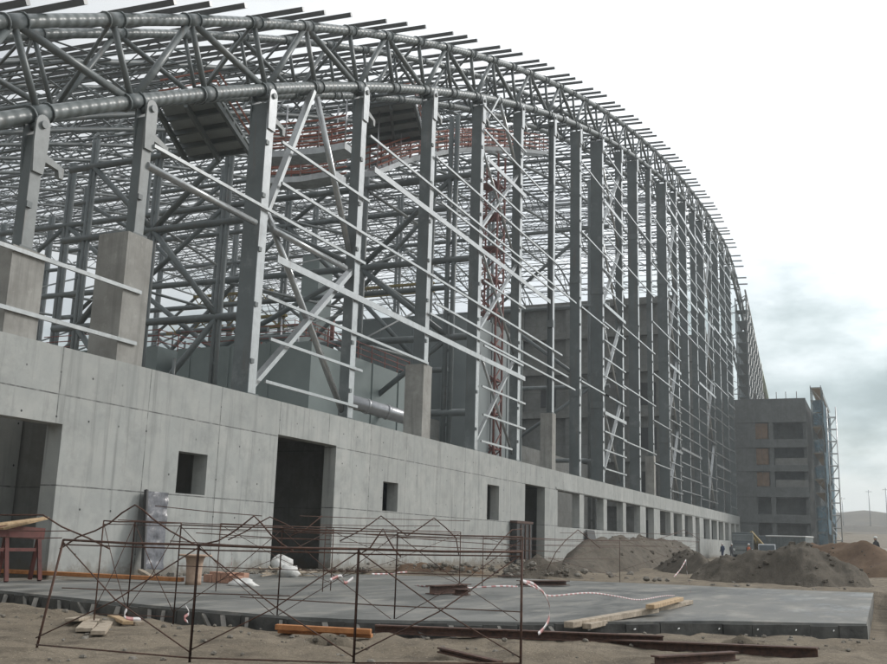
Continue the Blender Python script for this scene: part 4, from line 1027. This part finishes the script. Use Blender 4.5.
# dark panels at the second door
o = MB().box((56.0, 19.55, -.1), (58.75, 19.92, 2.35)); t = thing('steel_shutter', 'dark steel shutter box standing left of the second door', 'shutter', (56, 19.55, 0)); o.build('shutter_face', DARKP, t)
MB().box((55.9, 19.5, 2.353), (58.85, 19.95, 2.5)).build('rusty_head', RUST, t)
for x in (56.6, 57.4, 58.2): MB().box((x, 19.49, 0), (x+.08, 19.547, 2.3)).build('stiffener', RUST, t)
tp_ = wx(588, 560); t2 = at(588, 530, 19.7); b2 = at(597, 568, 19.4)
o = MB().prism([(t2.x, 19.8, t2.z), (t2.x+2.2, 19.8, t2.z), (t2.x+2.2, 19.35, 0), (t2.x, 19.35, 0)], (0, .08, 0)).build('leaning_board', DARKP); tag(o, 'dark board leaning on the wall under the first band window', 'board')
# rebar mesh panel
p = gd(612, 563); p = at(601, 561, 14.8); 
t = thing('rebar_mesh', 'upright rusty rebar mesh panel standing before the wall left of the long heap', 'rebar mesh', p)
q = at(623, 562, 14.4); hh = 1.15
for i in range(9): a_ = p.lerp(q, i/8); MB().tube((a_.x, a_.y, 0), (a_.x, a_.y, hh), .022, 5).build('vertical_bar', RUST, t)
for i in range(6): MB().tube((p.x, p.y, .1+i*hh/6), (q.x, q.y, .1+i*hh/6), .022, 5).build('horizontal_bar', RUST, t)

# ------------------------------------------------------------------ vehicles by the far end
def obox(t, name, m, c, fx, fy, a, b, ch=0):
    """box with local axes fx (forward), fy (left) about c; ch slopes the top front edge"""
    x0, y0, z0 = a; x1, y1, z1 = b; P = lambda x, y, z: c+fx*x+fy*y+V((0, 0, z))
    vs = [P(x0,y0,z0),P(x1,y0,z0),P(x1,y1,z0),P(x0,y1,z0),P(x0,y0,z1),P(x1-ch,y0,z1),P(x1-ch,y1,z1),P(x0,y1,z1)]
    o = MB().add(vs, [(0,3,2,1),(4,5,6,7),(0,1,5,4),(1,2,6,5),(2,3,7,6),(3,0,4,7)]).build(name, m, t)
    bv = o.modifiers.new('bevel', 'BEVEL'); bv.width = .05; bv.segments = 2; return o
FXv, FYv = V((-1, -.1, 0)).normalized(), V((.1, -1, 0)).normalized()
c_ = atx(743, 549, 128); c_.z = 0
t = thing('dump_truck', 'dark dump truck facing the viewer at the far end of the wall', 'truck', c_)
cab_ = obox(t, 'cab', STEELD, c_, FXv, FYv, (0, -1.2, .8), (2.1, 1.2, 2.95), .35); obox(cab_, 'windscreen', GLASS, c_, FXv, FYv, (1.72, -1.05, 1.75), (1.98, 1.05, 2.75), .24)
obox(t, 'bumper', STEELM, c_, FXv, FYv, (2.05, -1.2, .55), (2.3, 1.2, .95)); obox(cab_, 'grille', STEELM, c_, FXv, FYv, (2.06, -.9, 1.1), (2.15, .9, 1.5))
obox(t, 'tipper_body', STEEL, c_, FXv, FYv, (-5.2, -1.25, 1.2), (-.2, 1.25, 3.2), -.4)
for x in (1.1, -2.6, -4): 
    for s in (-1, 1): q = c_+FXv*x+FYv*s*.95+V((0, 0, .52)); MB().poly([q-FYv*.17, q+FYv*.17], .52, 18).build('wheel', RUBBER, t)
for s in (-1, 1): obox(cab_, 'headlight', WHITEP, c_, FXv, FYv, (2.06, s*1.0-.15, 1.0), (2.14, s*1.0+.15, 1.25))
c_ = atx(757, 550, 132); c_.z = 0
YELD = mat('worn_yellow_paint', (.27, .19, .06), .7, 0, .4, 3)
t = thing('excavator', 'yellow excavator with raised boom between the truck and the grey container', 'excavator', c_)
for s in (-1, 1):
    q = c_+V((0, s*.95, 0)); MB().prism([q+V((x, 0, z)) for x, z in ((-1.7, .3), (-1.3, 0), (1.3, 0), (1.7, .3), (1.6, .75), (1.2, .9), (-1.2, .9), (-1.6, .75))], (0, .5*s, 0)).build('track', RUBBER, t)
obox(t, 'house', YELD, c_, FXv, FYv, (-2, -1.2, 1.0), (.4, 1.2, 2.1)); obox(t, 'cab', GLASS, c_, FXv, FYv, (.1, .25, 1.02), (1.4, 1.2, 2.9), .25)
b0 = c_+FXv*.6+V((0, 0, 1.6)); b1 = b0+FXv*1.2+FYv*-.6+V((0, 0, 1.7)); b2 = b1+FXv*1.0+FYv*1.4+V((0, 0, -1.6)); 
MB().bar(b0, b1, .28, .4).build('boom', YELD, t); MB().bar(b1, b2, .22, .3).build('dipper_arm', YELD, t)
MB().prism([b2+V((0, -.45, .15)), b2+FXv*.6+V((0, -.45, -.1)), b2+FXv*.5+V((0, -.45, -.8)), b2+FXv*-.3+V((0, -.45, -.7))], (0, .9, 0)).build('bucket', RUST, t)
c_ = atx(790, 549, 104); c_.z = 0
FX2, FY2 = V((-.25, -1, 0)).normalized(), V((1, -.25, 0)).normalized()
t = thing('site_container', 'grey site container with a pale roof edge behind the conical soil heap', 'container', c_)
obox(t, 'container_body', STEEL, c_, FX2, FY2, (-1.9, -1.2, .1), (1.9, 1.2, 2.5)); obox(t, 'roof_edge', WHITEP, c_, FX2, FY2, (-1.95, -1.25, 2.503), (1.95, 1.25, 2.62))
for k in range(10): obox(t, 'corrugation', STEELD, c_, FX2, FY2, (-1.8+.38*k, -1.26, .2), (-1.66+.38*k, -1.203, 2.4))
c_ = atx(767, 551, 100); c_.z = 0
t = thing('pickup_cab', 'small white pickup parked left of the grey site container', 'pickup', c_)
obox(t, 'body', STEELL, c_, FXv, FYv, (-2.4, -.85, .45), (2.2, .85, 1.05)); cab_ = obox(t, 'cabin', STEELL, c_, FXv, FYv, (-.6, -.78, 1.053), (1.1, .78, 1.75), .45); obox(cab_, 'windscreen', GLASS, c_, FXv, FYv, (.62, -.7, 1.12), (1.16, .7, 1.68), .42)
for x in (1.4, -1.5):
    for s in (-1, 1): q = c_+FXv*x+FYv*s*.75+V((0, 0, .36)); MB().poly([q-FYv*.12, q+FYv*.12], .36, 16).build('wheel', RUBBER, t)
# poles on the far hill
for n, (x, y0, y1, X) in enumerate(((842, 497, 522, 380), (868.5, 490, 518, 370), (885.5, 488, 518, 360))):
    a_, b_ = atx(x, y1, X), atx(x, y0, X); t = thing('power_pole', ['short power pole on the far hill', 'tall power pole in the middle of the far hill', 'power pole at the right edge of the far hill'][n], 'power pole', (a_.x, a_.y, a_.z), 'power poles on the far hill')
    MB().tube((b_.x, b_.y, a_.z-4), (b_.x, b_.y, b_.z), .14, 6).build('pole', STEELL, t); MB().bar((b_.x, b_.y-1, b_.z-.6), (b_.x, b_.y+1, b_.z-.6), .12, .12).build('cross_arm', STEELL, t)

# ------------------------------------------------------------------ people
def person(p, face, label, top, legs, helmet, stride=.16, arm=.25):
    """one continuous skinned body, clothing and helmet as parts; face = heading angle"""
    c0, s0 = math.cos(face), math.sin(face)
    def W(f, l, z): return V((f*c0-l*s0, f*s0+l*c0, z))
    J = [W(0,0,.93), W(0,0,1.15), W(0,0,1.38), W(.01,0,1.5), W(.03,0,1.63), W(.04,0,1.74),
         W(0,.1,.88), W(stride*.5+.03,.11,.48), W(stride*.9,.11,.07), W(stride*.9+.17,.12,.03),
         W(0,-.1,.88), W(-stride*.3+.02,-.11,.48), W(-stride*.9,-.11,.08), W(-stride*.9+.17,-.12,.03),
         W(0,.2,1.4), W(-.05,.26,1.13), W(arm*.6,.25,.93), W(arm*.8,.24,.85),
         W(0,-.2,1.4), W(-.02,-.26,1.12), W(arm*.5,-.24,.9), W(arm*.65,-.23,.82)]
    E_ = [(0,1),(1,2),(2,3),(3,4),(4,5),(0,6),(6,7),(7,8),(8,9),(0,10),(10,11),(11,12),(12,13),(2,14),(14,15),(15,16),(16,17),(2,18),(18,19),(19,20),(20,21)]
    rad = [.15,.145,.16,.06,.1,.085,.1,.07,.05,.045,.1,.07,.05,.045,.07,.05,.04,.04,.07,.05,.04,.04]
    me = bpy.data.meshes.new('person'); me.from_pydata(J, E_, []); o = bpy.data.objects.new('person', me); COL.objects.link(o); o.location = p
    sk = o.modifiers.new('skin', 'SKIN'); o.modifiers.new('sub', 'SUBSURF').levels = 1
    if not me.skin_vertices: me.attributes.new('skin', 'FLOAT', 'POINT')
    for i, sv in enumerate(me.skin_vertices[0].data): sv.radius = (rad[i], rad[i]*(.8 if i < 3 else 1)); sv.use_root = (i == 0)
    me.materials.append(legs); tag(o, label, 'person')
    def part(nm, m_, mat_):
        me2 = bpy.data.meshes.new(nm); me2.from_pydata(m_.v, [], m_.f); me2.polygons.foreach_set('use_smooth', [True]*len(m_.f)); me2.materials.append(mat_)
        q = bpy.data.objects.new(nm, me2); COL.objects.link(q); q.parent = o
    part('jacket', MB().poly([W(0,0,.86), W(0,0,1.0), W(0,0,1.2), W(0,0,1.38), W(0,0,1.48)], [.19,.19,.19,.205,.1], 14), top)
    part('face', MB().blob(W(.05,0,1.64), .1,.09,.12, 1, .02, 12, 8).blob(W(.15,0,1.63), .02,.015,.025, 1, 0, 6, 4), SKIN)
    part('helmet', MB().blob(W(.03,0,1.73), .135,.125,.095, 1, .02, 12, 8).blob(W(.1,0,1.71), .14,.11,.018, 1, 0, 10, 4), helmet)
    return o
def stand(x, y, X): q = atx(x, y, X); return V((q.x, q.y, 0))
person(stand(722.5, 552, 118), 2.6, 'worker in dark blue overalls at the wall end, nearer to the long heap', CLB, CLB, WHITEP)
person(stand(731.5, 552, 121), -2.2, 'worker in dark clothing standing beside the dark dump truck', CLG, CLG, WHITEP, .1)
person(stand(749, 553, 112), 3.0, 'worker in an orange vest in front of the yellow excavator', CLO, CLG, WHITEP)
q = atx(876.5, 552, 75); person(V((q.x, q.y, .55)), 2.2, 'worker with a white helmet standing behind the brown soil heap', CLG, CLG, WHITEP)

# ------------------------------------------------------------------ damp winter air
hz = bpy.data.materials.new('thin_haze'); hz.use_nodes = True; hz.node_tree.nodes.clear()
ho = hz.node_tree.nodes.new('ShaderNodeOutputMaterial'); hv = hz.node_tree.nodes.new('ShaderNodeVolumePrincipled'); hz.node_tree.links.new(hv.outputs[0], ho.inputs['Volume'])
hv.inputs['Density'].default_value = HAZE; hv.inputs['Color'].default_value = (.86, .93, .97, 1); hv.inputs['Anisotropy'].default_value = .35
if HAZE > 0: tag(MB().box((-60, -420, -75), (1150, 420, 60)).build('haze', hz), kind='stuff')
# ------------------------------------------------------------------ sky, sun, camera
SUN_EL, SUN_AZ = R(33), R(-42)          # direction towards the sun, angle from +X
sd = V((math.cos(SUN_EL)*math.cos(SUN_AZ), math.cos(SUN_EL)*math.sin(SUN_AZ), math.sin(SUN_EL)))
SKYS = 3.1
wld = bpy.data.worlds.new('World'); SC.world = wld; wld.use_nodes = True; nt = wld.node_tree; N = nt.nodes; L = nt.links
bgn = N['Background']; bgn.inputs['Strength'].default_value = .1
sky = N.new('ShaderNodeTexSky'); sky.sky_type = 'NISHITA'; sky.sun_disc = False; sky.sun_elevation = SUN_EL; sky.sun_rotation = R(90)-SUN_AZ
sky.air_density = 1.2; sky.dust_density = 2.5
tc = N.new('ShaderNodeTexCoord'); D = tc.outputs['Generated']
sx = N.new('ShaderNodeSeparateXYZ'); L.new(D, sx.inputs[0])
def nz(vec, s, d=6):
    n = N.new('ShaderNodeTexNoise'); n.inputs['Scale'].default_value = s; n.inputs['Detail'].default_value = d; n.inputs['Roughness'].default_value = .55; L.new(vec, n.inputs['Vector']); return n.outputs['Fac']
def rmp(f, a, b, c=0., d=1.):
    r = N.new('ShaderNodeMapRange'); r.interpolation_type = 'SMOOTHSTEP'
    for i, v_ in enumerate((a, b, c, d)): r.inputs[i+1].default_value = v_
    L.new(f, r.inputs[0]); return r.outputs[0]
mp = N.new('ShaderNodeMapping'); mp.inputs['Scale'].default_value = (1, 1, 2.4); mp.inputs['Location'].default_value = (.3, .1, .0); L.new(D, mp.inputs[0])
clouds = rmp(nz(mp.outputs[0], 3.2), .36, .58)                 # thin breaks in an overcast deck
thick = rmp(nz(mp.outputs[0], SKYS, 8), .40, .56)
low = rmp(mth(nt, 'ADD', sx.outputs[2], mth(nt, 'MULTIPLY', mth(nt, 'SUBTRACT', nz(mp.outputs[0], 4.2, 8), .5), .40)), .29, .12)                             # the deck is seen thicker and greyer towards the horizon
dots = N.new('ShaderNodeVectorMath'); dots.operation = 'DOT_PRODUCT'; L.new(D, dots.inputs[0]); dots.inputs[1].default_value = sd
near = rmp(dots.outputs['Value'], .15, .95)
bright = mth(nt, 'ADD', 7.5, mth(nt, 'MULTIPLY', near, 7.))
grey = mth(nt, 'MULTIPLY', mth(nt, 'MULTIPLY', mth(nt, 'ADD', .25, mth(nt, 'MULTIPLY', thick, .75)), low), .60)
val = mth(nt, 'MULTIPLY', bright, mth(nt, 'SUBTRACT', 1., grey))
cc = N.new('ShaderNodeCombineColor'); 
L.new(mth(nt, 'MULTIPLY', val, mth(nt, 'SUBTRACT', .965, mth(nt, 'MULTIPLY', grey, .22))), cc.inputs[0]); L.new(mth(nt, 'MULTIPLY', val, 1.), cc.inputs[1]); L.new(mth(nt, 'MULTIPLY', val, 1.025), cc.inputs[2])
mx = N.new('ShaderNodeMix'); mx.data_type = 'RGBA'; L.new(mth(nt, 'ADD', .72, mth(nt, 'MULTIPLY', clouds, .28)), mx.inputs[0]); L.new(sky.outputs[0], mx.inputs[6]); L.new(cc.outputs[0], mx.inputs[7])
L.new(mx.outputs[2], bgn.inputs['Color'])
ld = bpy.data.lights.new('sun', 'SUN'); ld.energy = 1.5; ld.angle = R(12); ld.color = (1, .97, .93)
lo_ = bpy.data.objects.new('sun', ld); COL.objects.link(lo_); lo_.rotation_euler = (-sd).to_track_quat('-Z', 'Y').to_euler(); lo_.location = sd*300
cd = bpy.data.cameras.new('camera'); cam = bpy.data.objects.new('camera', cd); COL.objects.link(cam)
cd.sensor_fit = 'HORIZONTAL'; cd.sensor_width = 36; cd.lens = 36*FPX/887; cd.clip_start = .1; cd.clip_end = 6000
from mathutils import Matrix
M = Matrix((CR, CU, -_F)).transposed().to_4x4(); M.translation = V((0, 0, EYE)); cam.matrix_world = M
SC.camera = cam
SC.view_settings.view_transform = 'Standard'; SC.view_settings.look = 'None'; SC.view_settings.exposure = .12; SC.view_settings.gamma = 1; SC.view_settings.use_curve_mapping = False
SC.render.engine = 'CYCLES'
